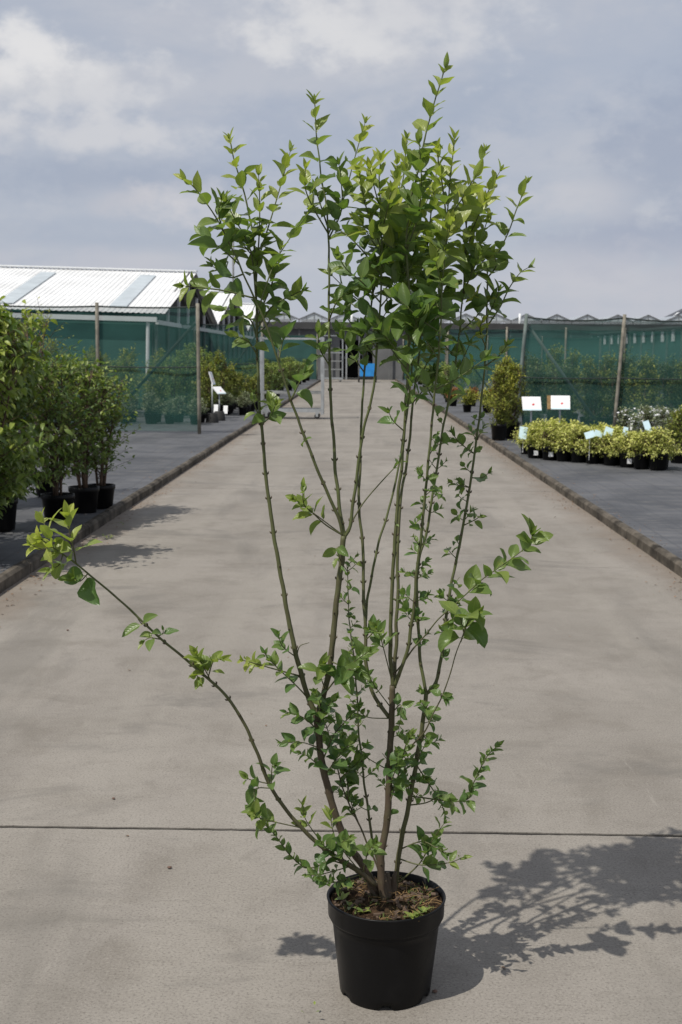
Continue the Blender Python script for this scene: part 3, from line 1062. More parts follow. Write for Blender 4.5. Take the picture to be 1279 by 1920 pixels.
# small sprigs on the bare lengths of the right-hand canes
for nm, y0, y1, sp in [('S8', 820, 1190, 40), ('S9', 800, 1250, 38), ('S10', 790, 1260, 36), ('S12', 1060, 1250, 30), ('T3', 1310, 1560, 40), ('S13', 1340, 1560, 26), ('S12', 1290, 1560, 34), ('T2', 1380, 1560, 45)]:
    py = y0
    while py < y1:
        pz = P(700, py, HY).z
        q = min(PATH[nm], key=lambda p: abs(p.z - pz))
        for sg in (1, -1):
            if rnd.random() < 0.32:
                continue
            d = Vector((sg * rnd.uniform(0.5, 1), rnd.uniform(-0.8, 0.6), rnd.uniform(0.2, 0.9))).normalized()
            ln = rnd.uniform(0.012, 0.04)
            pth = [q, q + d * ln * 0.5, q + d * ln + Vector((0, 0, 0.004))]
            STEMMB[nm].tube([p - ROOTV for p in pth], [.0012, .001, .0006], 5, (0, 0, .8))
            grow(nm, pth, 0.45, L=rnd.uniform(.018, .034), spacing=.014, tint0=.0, tint1=.25, tip=rnd.random() < .6, ratio=.55, ang0=60)
        py += sp * rnd.uniform(0.6, 1.4)

# traced lower twigs
S_ = dict(L=.032, spacing=.02, tint0=.0, tint1=.14, ratio=.56)
Md = dict(L=.043, spacing=.026, tint0=.0, tint1=.17, ratio=.55)
Bg = dict(L=.06, spacing=.032, tint0=.0, tint1=.2, ratio=.55)
for nm, pts, dY, st, kw in [
    ('S1', [(577, 1310), (558, 1288), (514, 1246), (496, 1225)], -.05, .35, Md),
    ('S1', [(560, 1270), (520, 1256), (474, 1243), (455, 1238)], -.12, .6, dict(L=.046, spacing=.026, tint0=.4, tint1=.7, ratio=.6)),
    ('S1', [(552, 1230), (530, 1212), (522, 1190)], -.05, .4, Md),
    ('S1', [(552, 1228), (562, 1212), (580, 1205)], .02, .6, dict(L=.045, spacing=.03, tip=False, skip=.5)),
    ('S1b', [(620, 1240), (650, 1250), (668, 1238), (690, 1222)], -.12, .3, Bg),
    ('S1b', [(606, 1300), (632, 1272), (655, 1255), (672, 1262)], -.10, .4, Bg),
    ('S1b', [(612, 1290), (600, 1262), (606, 1245)], -.08, .4, dict(L=.058, spacing=.03, tint0=.1, tint1=.4)),
    ('T1', [(594, 1360), (568, 1345), (538, 1335)], -.05, .2, Md),
    ('T1', [(598, 1400), (566, 1392), (528, 1392)], -.06, .2, Md),
    ('T1', [(600, 1420), (625, 1380), (650, 1350), (672, 1325)], -.06, .1, Md),
    ('T1', [(596, 1360), (610, 1330), (630, 1310)], -.07, .1, Md),
    ('T1', [(604, 1440), (580, 1420), (560, 1412)], .03, .3, S_),
    ('T1', [(595, 1350), (600, 1320), (592, 1300)], -.05, .1, Md),
    ('T1', [(608, 1450), (640, 1410), (662, 1392)], -.04, .2, Md),
    ('S13', [(660, 1510), (650, 1430), (640, 1375)], .02, .2, S_),
    ('S13', [(680, 1560), (655, 1490), (656, 1430)], .04, .2, S_),
    ('S13', [(640, 1470), (660, 1440), (680, 1420)], -.04, .2, Md),
    ('S12', [(676, 1400), (650, 1380), (635, 1360)], -.02, .2, S_),
    ('T2', [(733, 1440), (690, 1422), (664, 1402)], .05, .6, S_),
    ('T2', [(737, 1250), (715, 1200), (706, 1178)], -.06, .6, dict(L=.056, spacing=.03, tint0=.0, tint1=.2, ratio=.5)),
    ('T2', [(724, 1322), (702, 1285), (690, 1262)], -.05, .5, S_),
    ('T2', [(728, 1345), (690, 1345), (672, 1330)], -.06, .6, dict(L=.042, spacing=.02, tint0=.1, tint1=.3, ratio=.6)),
    ('T2', [(728, 1510), (748, 1450), (760, 1400), (772, 1378)], -.06, .2, Md),
    ('T2', [(728, 1480), (742, 1440), (745, 1412)], -.08, .3, Md),
    ('T2', [(735, 1340), (752, 1322), (748, 1370)], -.04, .3, S_),
    ('T3', [(790, 1380), (806, 1392), (822, 1388)], .04, .2, Md),
    ('T3', [(780, 1440), (808, 1475), (826, 1502), (834, 1528)], .03, .15, S_),
    ('T3', [(764, 1518), (800, 1505), (834, 1490), (852, 1512)], -.08, .45, Md),
    ('T3', [(826, 1510), (868, 1502), (888, 1468), (912, 1420), (934, 1398)], -.06, .3, dict(L=.042, spacing=.024, tint0=.0, tint1=.15, ratio=.55)),
    ('T3', [(780, 1440), (790, 1410), (800, 1395)], -.05, .2, Md),
    ('T3', [(757, 1672), (786, 1620), (808, 1580), (832, 1545)], -.06, .45, Bg),
    ('T3', [(745, 1600), (790, 1578), (818, 1590), (836, 1600)], -.10, .4, Md),
    ('T3', [(740, 1615), (790, 1622), (840, 1618), (868, 1608)], -.08, .35, dict(L=.042, spacing=.04, tint0=.05, tint1=.3)),
    ('T3', [(790, 1350), (800, 1330), (790, 1318)], -.05, .4, S_),
    ('T3', [(772, 1500), (760, 1450), (764, 1420)], -.04, .2, S_),
    ('S14', [(870, 1185), (880, 1160), (895, 1150)], -.06, .1, dict(L=.066, spacing=.03, tint0=.1, tint1=.3, ratio=.6, droop=1.6)),
    ('S14', [(878, 1170), (860, 1150), (850, 1160)], -.04, .1, dict(L=.08, spacing=.04, tint0=.1, tint1=.25, ratio=.62)),
    ('S14', [(835, 1290), (828, 1300), (838, 1310)], -.02, .2, S_),
    ('S11', [(690, 1640), (628, 1615), (580, 1628), (546, 1606), (516, 1566), (492, 1542)], -.10, .35, S_),
    ('S11', [(516, 1566), (490, 1535), (475, 1522)], -.10, .4, dict(L=.05, spacing=.026, tint0=.1, tint1=.3, ratio=.55)),
    ('S11', [(640, 1612), (612, 1590), (600, 1575)], -.08, .2, Md),
    ('S11', [(660, 1625), (640, 1588), (655, 1570)], -.10, .3, Md),
    ('S11', [(670, 1632), (690, 1598), (705, 1580)], -.10, .4, Md),
    ('S11', [(650, 1620), (600, 1640), (575, 1640)], -.08, .3, S_),
    ('S11', [(660, 1635), (625, 1655), (600, 1648)], -.09, .3, S_),
    ('S11', [(600, 1590), (575, 1540), (568, 1512)], -.02, .6, dict(L=.05, spacing=.026, tint0=.2, tint1=.4)),
    ('S11', [(640, 1600), (625, 1560), (620, 1528)], -.02, .7, dict(L=.05, spacing=.026, tint0=.2, tint1=.4)),
    ('S11', [(496, 1450), (510, 1440), (514, 1436)], -.02, .2, Md),
    ('S11', [(494, 1445), (470, 1462), (462, 1458)], -.02, .5, Md),
    ('S11', [(492, 1452), (478, 1480), (480, 1510)], -.04, .4, dict(L=.047, spacing=.03, tint0=.1, tint1=.2)),
    ('S11', [(385, 1268), (376, 1240), (368, 1226)], -.03, .3, dict(L=.052, spacing=.022, tint0=.3, tint1=.6)),
    ('S11', [(378, 1262), (400, 1240), (412, 1236)], -.03, .3, dict(L=.052, spacing=.026, tint0=.4, tint1=.6)),
    ('S11', [(380, 1265), (370, 1262), (372, 1275)], -.03, .3, dict(L=.046, spacing=.03, tint0=.2, tint1=.5)),
    ('S11', [(300, 1196), (282, 1196), (272, 1200)], -.02, .5, dict(L=.048, spacing=.03, tint0=.1, tint1=.4)),
    ('S11', [(294, 1190), (305, 1188), (306, 1182)], -.02, .5, S_),
    ('S11', [(262, 1160), (266, 1170), (258, 1160)], -.02, .3, dict(L=.05, spacing=.05, tip=False, skip=.4)),
    ('S11', [(172, 1080), (150, 1090), (140, 1085)], -.03, .2, dict(L=.066, spacing=.03, tint0=.05, tint1=.2, ratio=.7)),
    ('S11', [(150, 1062), (138, 1030), (128, 985), (126, 970)], -.03, .25, dict(L=.066, spacing=.034, tint0=.3, tint1=.8, ratio=.52)),
    ('S11', [(110, 1034), (96, 1010), (84, 985), (78, 968)], .03, .2, dict(L=.052, spacing=.026, tint0=.6, tint1=1.0)),
    ('S11', [(130, 1050), (110, 1060), (95, 1066)], -.04, .3, dict(L=.056, spacing=.03, tint0=.2, tint1=.5)),
    ('S11', [(110, 1034), (80, 1030), (60, 1022)], -.03, .3, dict(L=.05, spacing=.026, tint0=.6, tint1=1.0)),
    ('S1b', [(644, 1005), (612, 985), (590, 965), (570, 945), (568, 915)], -.06, .55, dict(L=.05, spacing=.03, tint0=.3, tint1=.5, ratio=.55)),
    ('S1b', [(588, 962), (565, 945), (550, 936)], -.05, .4, dict(L=.046, spacing=.028, tint0=.2, tint1=.5)),
    ('S1b', [(646, 1008), (680, 945), (720, 898), (744, 872), (750, 858)], .08, .85, Md),
    ('S1b', [(645, 1020), (632, 1030), (640, 1060)], -.02, .3, dict(L=.045, spacing=.03, tint0=.1, tint1=.3, skip=.3)),
    ('S8', [(757, 1232), (790, 1200), (800, 1190)], .03, .5, S_),
    ('S5', [(729, 1200), (700, 1185), (692, 1180)], -.04, .4, dict(L=.045, spacing=.026, tint0=.0, tint1=.2)),
    ('S9', [(785, 1170), (760, 1140), (755, 1120)], .04, .4, Md),
    ('S10', [(890, 850), (862, 830), (848, 812)], -.03, .2, dict(L=.034, spacing=.02, tint0=.0, tint1=.2)),
    ('S10', [(886, 905), (905, 895), (915, 888)], -.03, .4, dict(L=.042, spacing=.026, tint0=.0, tint1=.2, ratio=.6)),
    ('S10', [(885, 920), (860, 910), (845, 905)], -.03, .3, dict(L=.028, spacing=.02, tint0=.1, tint1=.3)),
    ('S10', [(868, 990), (890, 975), (900, 968)], -.03, .3, dict(L=.028, spacing=.018, tint0=.1, tint1=.3)),
    ('S7', [(745, 985), (740, 978)], -.01, .3, dict(L=.015, spacing=.02, tip=False, skip=.5)),
    ('S7', [(757, 810), (738, 790), (730, 775)], -.04, .5, dict(L=.055, spacing=.03, tint0=.0, tint1=.1, skip=.4)),
]:
    twig(nm, pts, .0022 if len(pts) > 3 else .0017, dY, st, .55, **kw)
grow('S15', PATH['S15'], .5, L=.066, spacing=.036, tint0=.05, tint1=.3, ratio=.6, droop=1.8, small_tip=.8)
grow('S12', PATH['S12'][int(len(PATH['S12']) * .55):], 0, L=.026, spacing=.022, tint0=.05, tint1=.2, ratio=.6, skip=.25)
grow('S11', PATH['S11'][int(len(PATH['S11']) * .93):], 0, L=.055, spacing=.03, tint0=.35, tint1=1.0)

for nm in STEMS:
    so_ = STEMMB[nm].build('stem', M['bark'], root, True)
    if LEAFMB[nm].v:
        LEAFMB[nm].build('foliage', M['leaf'], so_, True)


# ------------------------------------------------------------------ nursery stock: prototypes, then copies
def small_pot(mb, r=0.14, h=0.24, z=0.0):
    mb.lathe([(r * 0.76, z), (r * 0.78, z + 0.004), (r * 0.93, z + h * 0.8), (r * 0.99, z + h * 0.82), (r, z + h), (r * 0.95, z + h), (r * 0.93, z + h * 0.9)], 20)
    return mb


def bush(rng, h0, h1, rx, n_shoot, leaf_l, ratio, per, tint=(0, 1), narrow=1.0, drp=0.5, big=False, whorl=False, lean=0.0):
    """shoots from the stem out to an uneven crown, leaves along the outer length; returns (stem mesh, leaf mesh)"""
    sm, lm = MB(), MB()
    ncane = max(3, int(rx * 10))
    canes = []
    for k in range(ncane):
        a = rng.uniform(0, 6.28)
        rr = rx * rng.uniform(0.1, 0.55)
        top = Vector((math.cos(a) * rr, math.sin(a) * rr, h0 + (h1 - h0) * rng.uniform(0.6, 0.95)))
        b0 = Vector((math.cos(a) * 0.03, math.sin(a) * 0.03, 0.2))
        mid = b0.lerp(top, 0.5) + Vector((rng.uniform(-.05, .05), rng.uniform(-.05, .05), 0.03))
        pth = catmull([b0, mid, top], 5)
        sm.tube(pth, [0.012 * (1 - 0.75 * i / len(pth)) * min(1.2, h1) for i in range(len(pth))], 6)
        canes.append(pth)
    ph = rng.uniform(0, 50)
    for k in range(n_shoot):
        a = rng.uniform(0, 6.28)
        zt = rng.random() ** 0.8
        z = h0 + (h1 - h0) * zt
        prof = math.sin(math.pi * (0.12 + 0.83 * zt)) ** 0.6 * narrow
        rad = rx * prof * (0.72 + 0.8 * noise.noise((math.cos(a) * 1.6 + ph, math.sin(a) * 1.6, zt * 3.2))) * rng.uniform(0.45, 1.12)
        end = Vector((math.cos(a) * rad, math.sin(a) * rad, z + (0.1 * h1 * rng.random() ** 3 if zt > 0.8 else 0)))
        cp = canes[rng.randrange(ncane)]
        src = min(cp, key=lambda q: abs(q.z - (z - 0.12 - 0.3 * rad)))
        ln = (end - src).length
        if ln > rx * 1.0:
            src = end + (src - end) * (rx * 1.0 / ln)
        pm = src.lerp(end, 0.5) + Vector((0, 0, 0.03))
        sm.tube([src, pm, end], [0.004, 0.003, 0.0015], 4, (0, 0, 0.5), False)
        dirv_ = (end - src).normalized()
        young = tint[0] + (tint[1] - tint[0]) * max(0, min(1, rng.random() ** 1.5 * (0.35 + 0.9 * zt)))
        for j in range(per):
            t = 0.4 + 0.62 * (j + rng.random()) / per
            p = src.lerp(end, min(1.0, t)) + Vector((rng.uniform(-1, 1), rng.uniform(-1, 1), rng.uniform(-1, 1))) * leaf_l * 0.35
            q = rng.uniform(0, 6.28)
            if whorl and t > 0.75:
                side = Vector((math.cos(q), math.sin(q), -0.45))
                d = side + dirv_ * 0.5
            else:
                side = Matrix.Rotation(q, 3, dirv_) @ dirv_.orthogonal().normalized()
                d = side * 0.9 + dirv_ * 0.7 + Vector((0, 0, 0.15))
            nn = Vector((rng.uniform(-.6, .6), rng.uniform(-.6, .6), 1.0))
            L = leaf_l * rng.uniform(0.65, 1.2)
            tt = max(0, min(1, young * (0.55 + 0.5 * t) + rng.uniform(-.1, .1)))
            if big:
                leaf(lm, p, d, nn, L, L * ratio * rng.uniform(.85, 1.15), drp * rng.uniform(.5, 2.2), .3, tt, 4)
            else:
                leaf_s(lm, p, d, nn, L, L * ratio, drp * rng.uniform(.5, 2), tt)
    return sm, lm


def make_plant(name, leafm, rng, label, cat, group, pot_r=.14, pot_h=.24, flowers=None, barkm=None, **kw):
    rt = empty(name, (0, 0, 0), label, cat, group)
    small_pot(MB(), pot_r, pot_h)
    pm = small_pot(MB(), pot_r, pot_h)
    pm.build('pot', M['pot'], rt, True)
    ms = MB()
    ms.lathe([(pot_r * 0.93, pot_h * 0.84), (pot_r * 0.5, pot_h * 0.9), (0.002, pot_h * 0.91)], 20)
    ms.build('soil', M['soil'], rt, True)
    sm, lm = bush(rng, **kw)
    sm.build('stem', barkm or M['twig'], rt, True)
    lm.build('foliage', leafm, rt, kw.get('big', False))
    if flowers:
        fm = MB()
        for k in range(flowers):
            i = rng.randrange(len(lm.v) // 5) * 5
            p = Vector(lm.v[i + 4])
            for j in range(4):
                d = Vector((rng.uniform(-1, 1), rng.uniform(-1, 1), rng.uniform(.2, 1)))
                leaf_s(fm, p, d, Vector((0, 0, 1)), .04, .034, .2, 0)
        fm.build('blossom', M['card'], rt)
    reg(rt)
    return rt


M['l_dark'] = leafmat('glossy_dark_leaf', (0.085, 0.143, 0.042), (0.38, 0.42, 0.085), .42, .32, False)
M['l_mid'] = leafmat('mid_green_leaf', (0.095, 0.155, 0.05), (0.34, 0.39, 0.085), .48, .32, False)
M['l_hedge'] = leafmat('hedge_leaf', (0.04, 0.075, 0.024), (0.2, 0.23, 0.05), .5, .25, False)
M['l_yel'] = leafmat('yellow_green_leaf', (0.13, 0.17, 0.035), (0.45, 0.42, 0.06), .5, .25, False)
M['l_var'] = leafmat('cream_edged_leaf', (0.22, 0.27, 0.07), (0.55, 0.54, 0.13), .5, .2, False, edge=(0.7, 0.66, 0.25))
M['l_sil'] = leafmat('silver_green_leaf', (0.1, 0.135, 0.08), (0.25, 0.28, 0.15), .55, .2, False, edge=(0.5, 0.52, 0.36))
M['l_con'] = leafmat('golden_conifer_leaf', (0.13, 0.17, 0.032), (0.5, 0.46, 0.06), .6, .2, False)
M['l_org'] = leafmat('orange_leaf', (0.1, 0.07, 0.02), (0.42, 0.13, 0.03), .55, .2, False)

rg = random.Random(5)


def at_mat(px, py):
    p = G(px, py, MATZ)
    return Vector((p.x, p.y, MATZ - 0.012))


# left foreground: five big shrubs standing along the kerb
BIGL = make_plant('potted_shrub', M['l_dark'], rg, 'large bushy dark green shrub at the left edge, nearest of the shrubs by the kerb', 'shrub', 'potted shrubs by the left kerb',
                  pot_r=.19, pot_h=.3, h0=.35, h1=1.98, rx=.88, n_shoot=560, leaf_l=.1, ratio=.4, per=10, tint=(.1, 1), drp=.7, big=True, whorl=True)
BIGL.location = (-2.95, 9.3, MATZ - .012)
dup(BIGL, (-3.1, 10.75, MATZ - .012), 2.1, (.8, .8, .93), 'large dark green shrub with drooping leaves standing behind the bush at the left edge', 'potted shrubs by the left kerb')
p = at_mat(109, 972)
TALL = make_plant('potted_shrub', M['l_mid'], rg, 'open green shrub in the wide black pot with a white tag, beside the left kerb', 'shrub', 'potted shrubs by the left kerb',
                  pot_r=.155, pot_h=.24, h0=.42, h1=1.5, rx=.52, n_shoot=210, leaf_l=.062, ratio=.45, per=9, tint=(0, .9), drp=.5, big=True)
TALL.location = p
m = MB()
m.box((0.09, -0.155, 0.10), (0.13, -0.148, 0.155))
m.build('plant_tag', M['card'], TALL)
TALL2 = make_plant('potted_shrub', M['l_mid'], rg, 'small leaved green shrub with bare lower stems, middle pot of three by left kerb', 'shrub', 'potted shrubs by the left kerb',
                   pot_r=.15, pot_h=.25, h0=.45, h1=1.42, rx=.5, n_shoot=210, leaf_l=.055, ratio=.5, per=9, tint=(.1, 1), drp=.4, big=True)
TALL2.location = at_mat(158, 958)
dup(TALL2, at_mat(184, 955) + Vector((-.02, .25, 0)), 1.4, (.95, .95, .92), 'green shrub in rightmost black pot of the row by left kerb, behind the other two', 'potted shrubs by the left kerb')
dup(TALL2, (-2.98, 8.85, MATZ - .012), 2.6, (.95, .95, .8), 'low green shrub at the left edge below the large bush, closest to the camera', 'potted shrubs by the left kerb')
TW = make_plant('potted_shrub', M['l_yel'], rg, 'thin brown twiggy shrub with a few yellow leaves in front of left green net', 'shrub', 'potted shrubs by the left kerb',
                pot_r=.15, pot_h=.25, h0=.9, h1=2.0, rx=.42, n_shoot=70, leaf_l=.05, ratio=.45, per=5, tint=(.2, 1), drp=.4)
TW.location = (-3.35, 13.4, MATZ - .012)
dup(TALL2, (-3.7, 12.6, MATZ - .012), .4, (1.1, 1.1, 1.12), 'green shrub half hidden behind the open shrub in the wide pot at left', 'potted shrubs by the left kerb')
dup(BIGL, (-4.0, 12.2, MATZ - .012), 4.1, .9, 'dark bushy shrub at back of the left group, at the photo edge', 'potted shrubs by the left kerb')

# right: block of cream-edged plants by the kerb
VAR = []
for k in range(3):
    v = make_plant('potted_plant', M['l_var'], rg, 'x', 'plant', 'cream edged plants in the block by the right kerb', pot_r=.125, pot_h=.2,
                   h0=.13, h1=.47, rx=.33, n_shoot=170, leaf_l=.045, ratio=.5, per=8, tint=(.45, 1.3), drp=.4)
    VAR.append(v)
A0, A1 = at_mat(992, 857), at_mat(1236, 879)
A0.x = max(A0.x, 2.68)
ev = (A1 - A0)
ev.z = 0
evn = ev.normalized()
bk = Vector((-.03, 1, 0)).normalized()
used = [False] * 3
for r in range(4):
    nn = 9 if r < 3 else 8
    for c in range(nn):
        pos = A0 + ev * (c / 8.0) + bk * (r * .36) + evn * (0.14 if r % 2 else 0) + Vector((rg.uniform(-.03, .03), rg.uniform(-.03, .03), 0))
        if pos.x < 2.66:
            pos.x = 2.66
        if r == 0:
            lab = {0: 'cream edged plant at the left kerb end of the block, with white pot tag',
                   8: 'cream edged plant at far right corner of the front row of the block',
                   6: 'cream edged plant in front row with a square white label on its pot'}.get(c, 'cream edged bushy plant in black pot in front row of the block')
        else:
            lab = 'cream edged bushy plant packed behind the front row of the block'
        i = rg.randrange(3)
        s = rg.uniform(.82, 1.18)
        if not used[i]:
            used[i] = True
            o = VAR[i]
            o.location = pos
            o['label'] = lab
        else:
            o = dup(VAR[i], pos, rg.uniform(0, 6.28), s, lab)
        if r == 0 and c in (0, 1, 6):
            m = MB()
            m.box((-.03, -.128, .05), (.035, -.122, .12))
            t = m.build('plant_tag', M['card'], o)
            t.rotation_euler = (0, 0, -o.rotation_euler.z)


def card(px, py, Y, label, wd=.13, hh=.16, mat='bluecard', tilt=.3):
    p = P(px, py, Y)
    t = empty('plant_label', (p.x, p.y, MATZ), label, 'plant label', 'pale cards stuck among the potted plants')
    z = p.z - MATZ
    m = MB()
    m.box((-.004, -.002, 0.05), (.004, .002, z + .02))
    m.build('stake', M['card'], t)
    m = MB()
    mm = Matrix.Translation((0, -.008, z)) @ Matrix.Rotation(tilt, 4, 'Y') @ Matrix.Rotation(-.35, 4, 'X')
    m.box((-wd / 2, -.002, -hh / 2), (wd / 2, .002, hh / 2), mm)
    m.build('card', M[mat], t)
    return t


card(981, 812, 19.3, 'pale blue card at the kerb end of the cream edged plants', .12, .2, tilt=.15)
card(1106, 815, 18.0, 'pale blue card over the middle of the cream edged block', .14, .1, tilt=-.3)
card(1122, 813, 18.1, 'pale card next to the middle pale blue card of the block', .12, .09, tilt=.3)
card(1141, 810, 18.0, 'tilted pale blue card right of the two cards mid block', .12, .14, tilt=.35)
card(1172, 813, 18.0, 'narrow pale card near the white flowers right of the block', .07, .2, tilt=.2)
card(1190, 798, 20.5, 'pinkish white card behind the white flowers', .14, .16, 'card', .1)
card(1214, 800, 20.3, 'pale card leaning among the white flowers at right', .1, .2, tilt=-.3)

WH = make_plant('flowering_plant', M['l_sil'], rg, 'white flowered plant behind the cream edged block', 'plant', 'white flowered plants at right', pot_r=.13, pot_h=.22,
                flowers=60, h0=.22, h1=.66, rx=.32, n_shoot=110, leaf_l=.055, ratio=.45, per=7, tint=(0, 1), drp=.4)
first = True
for (px, py) in [(1172, 842), (1192, 846), (1190, 832), (1216, 842), (1210, 830), (1238, 836), (1262, 830), (1290, 832), (1240, 822), (1275, 822)]:
    pos = at_mat(px, py)
    if first:
        WH.location = pos
        first = False
    else:
        dup(WH, pos, rg.uniform(0, 6.28), rg.uniform(.75, 1.0))
YB = make_plant('potted_plant', M['l_yel'], rg, 'rounded yellow green plant at the right edge beside the white flowers', 'plant', 'rounded plants at the right edge', pot_r=.14, pot_h=.22,
                h0=.22, h1=.75, rx=.36, n_shoot=140, leaf_l=.06, ratio=.45, per=7, tint=(0, .8), drp=.4)
YB.location = at_mat(1272, 866)
dup(YB, at_mat(1300, 850), 1.0, 1.0, 'yellow green plant cut off by the right edge of the photo')

CON = make_plant('conifer_shrub', M['l_con'], rg, 'golden green conifer in black pot left of the right net, nearer the kerb', 'shrub', 'golden conifers beside right net', pot_r=.155, pot_h=.3,
                 h0=.24, h1=1.3, rx=.36, n_shoot=300, leaf_l=.06, ratio=.4, per=9, tint=(.1, 1), drp=.3)
CON.location = at_mat(929, 824) + Vector((.06, 0, 0))
dup(CON, at_mat(953, 822) + Vector((.07, .12, 0)), 2.0, (1, 1, 1.04), 'golden green conifer touching the end post of the right net')
dup(CON, at_mat(940, 812) + Vector((.12, .5, 0)), 3.0, (1.05, 1.05, 1.12), 'taller golden conifer standing behind the pair beside the right net')


def rows(proto_list, spots, labels_used, group):
    for k, (x, y, s) in enumerate(spots):
        pr = proto_list[rg.randrange(len(proto_list))]
        if pr.name not in labels_used:
            labels_used.add(pr.name)
            pr.location = (x, y, MATZ - .012)
        else:
            dup(pr, (x, y, MATZ - .012), rg.uniform(0, 6.28), s)


# behind the nets: rows of taller stock
HL = [make_plant('potted_shrub', M[mm_], rg, 'green shrub seen through the left net', 'shrub', 'shrubs behind the left net', pot_r=.15, pot_h=.25, h0=.25, h1=hh, rx=.42,
                 n_shoot=170, leaf_l=.07, ratio=.45, per=8, tint=(0, .9), drp=.5) for mm_, hh in (('l_mid', 1.45), ('l_yel', 1.3))]
sp = []
for r, (yy, s) in enumerate(((30.2, 1.0), (31.4, 1.1), (32.6, 1.2))):
    for k in range(9):
        sp.append((-3.7 - k * .72 + rg.uniform(-.12, .12), yy + rg.uniform(-.1, .1), s * rg.uniform(.85, 1.15)))
rows(HL, sp, set(), '')
LOWL = make_plant('potted_plant', M['l_sil'], rg, 'low silvery plant on the ground behind the left net', 'plant', 'low plants behind the left net', pot_r=.13, pot_h=.2, h0=.2, h1=.55, rx=.3,
                  n_shoot=110, leaf_l=.055, ratio=.45, per=7, tint=(0, .9), drp=.4)
rows([LOWL], [(-3.6 - (k % 12) * .5 + rg.uniform(-.08, .08), 27.6 + (k // 12) * .6, rg.uniform(.9, 1.2)) for k in range(24)], set(), '')

HR = [make_plant('potted_shrub', M[mm_], rg, lab, 'shrub', 'shrubs behind the right net', pot_r=.15, pot_h=.25, h0=.22, h1=hh, rx=.4,
                 n_shoot=190, leaf_l=.07, ratio=.45, per=9, tint=(0, .7), drp=.5) for mm_, hh, lab in (('l_hedge', 1.35, 'dark green shrub seen through the right net'), ('l_con', 1.5, 'golden tipped shrub seen through the right net'))]
sp = []
for r, (yy, s) in enumerate(((26.2, .92), (27.2, 1.0), (28.3, 1.08))):
    for k in range(10):
        sp.append((3.75 + k * .56 + rg.uniform(-.1, .1), yy + rg.uniform(-.1, .1), s * rg.uniform(.85, 1.12)))
rows([HR[0], HR[0], HR[1]], sp, set(), '')

# left, beyond the first net: stock along the kerb
LK = [make_plant('potted_shrub', M['l_yel'], rg, 'bushy yellow green shrub standing by the left kerb between the two nets', 'shrub', 'yellow green shrubs by left kerb', pot_r=.15, pot_h=.25,
                 h0=.25, h1=1.0, rx=.38, n_shoot=170, leaf_l=.06, ratio=.45, per=8, tint=(0, .75), drp=.4)]
LP = make_plant('potted_plant', M['l_sil'], rg, 'low grey green plant in front of the shrubs beyond the left net', 'plant', 'low plants beyond the left net', pot_r=.13, pot_h=.22, h0=.2, h1=.5, rx=.26,
                n_shoot=110, leaf_l=.05, ratio=.4, per=7, tint=(0, .8), drp=.4)
rows([LP], [(x, 32.0 + j * .5, rg.uniform(.9, 1.15)) for j in range(3) for x in (-4.3, -3.85, -3.4, -2.95)], set(), '')
rows(LK, [(x + rg.uniform(-.1, .1), y, rg.uniform(.9, 1.2)) for y in (34.0, 35.2, 36.4) for x in (-4.9, -4.2, -3.5, -2.95)], set(), '')
TB = dup(LK[0], (-4.25, 32.9, MATZ - .012), 2.0, (1.0, 1.0, 1.65), 'tall yellow green shrub just right of the end post of left net', 'yellow green shrubs by left kerb')
FK = make_plant('potted_shrub', M['l_mid'], rg, 'green shrub far along the left kerb beyond the trolley', 'shrub', 'shrubs far along the left kerb', pot_r=.15, pot_h=.25,
                h0=.25, h1=1.2, rx=.5, n_shoot=170, leaf_l=.08, ratio=.45, per=8, tint=(0, 1), drp=.4)
rows([FK], [(x + rg.uniform(-.15, .15), y + rg.uniform(-.3, .3), rg.uniform(.85, 1.2)) for y in (44, 47, 50, 54, 58, 62, 66, 70, 75) for x in (-3.1, -4.1, -5.1)], set(), '')
# right, far along the kerb
OR = make_plant('potted_plant', M['l_org'], rg, 'low orange leaved plant by the far right kerb', 'plant', 'low colourful plants by far right kerb', pot_r=.13, pot_h=.2, h0=.2, h1=.55, rx=.35,
                n_shoot=120, leaf_l=.07, ratio=.5, per=7, tint=(.2, 1), drp=.4)
rows([OR], [(2.9 + k * .6, 38.5 + rg.uniform(-.4, .4), 1.0) for k in range(3)], set(), '')
YL = make_plant('potted_plant', M['l_con'], rg, 'low golden plant by the far right kerb', 'plant', 'low colourful plants by far right kerb', pot_r=.13, pot_h=.2, h0=.2, h1=.6, rx=.35,
                n_shoot=120, leaf_l=.07, ratio=.5, per=7, tint=(.3, 1), drp=.4)
rows([YL], [(3.0 + k * .5, 34.5 + rg.uniform(-.3, .3), 1.0) for k in range(5)], set(), '')
dn = dup(FK, (3.0, 42.0, MATZ - .012), 1.0, 1.0, 'green shrub by the right kerb in front of the farther net', 'shrubs far along the right kerb')
for (x, y) in ((3.2, 46), (4.1, 45), (3.4, 50), (3.1, 55), (4.2, 52), (3.2, 61), (3.3, 68)):
    dup(FK, (x, y, MATZ - .012), rg.uniform(0, 6), rg.uniform(.8, 1.1), 'green shrub far along the right kerb toward the greenhouse', 'shrubs far along the right kerb')


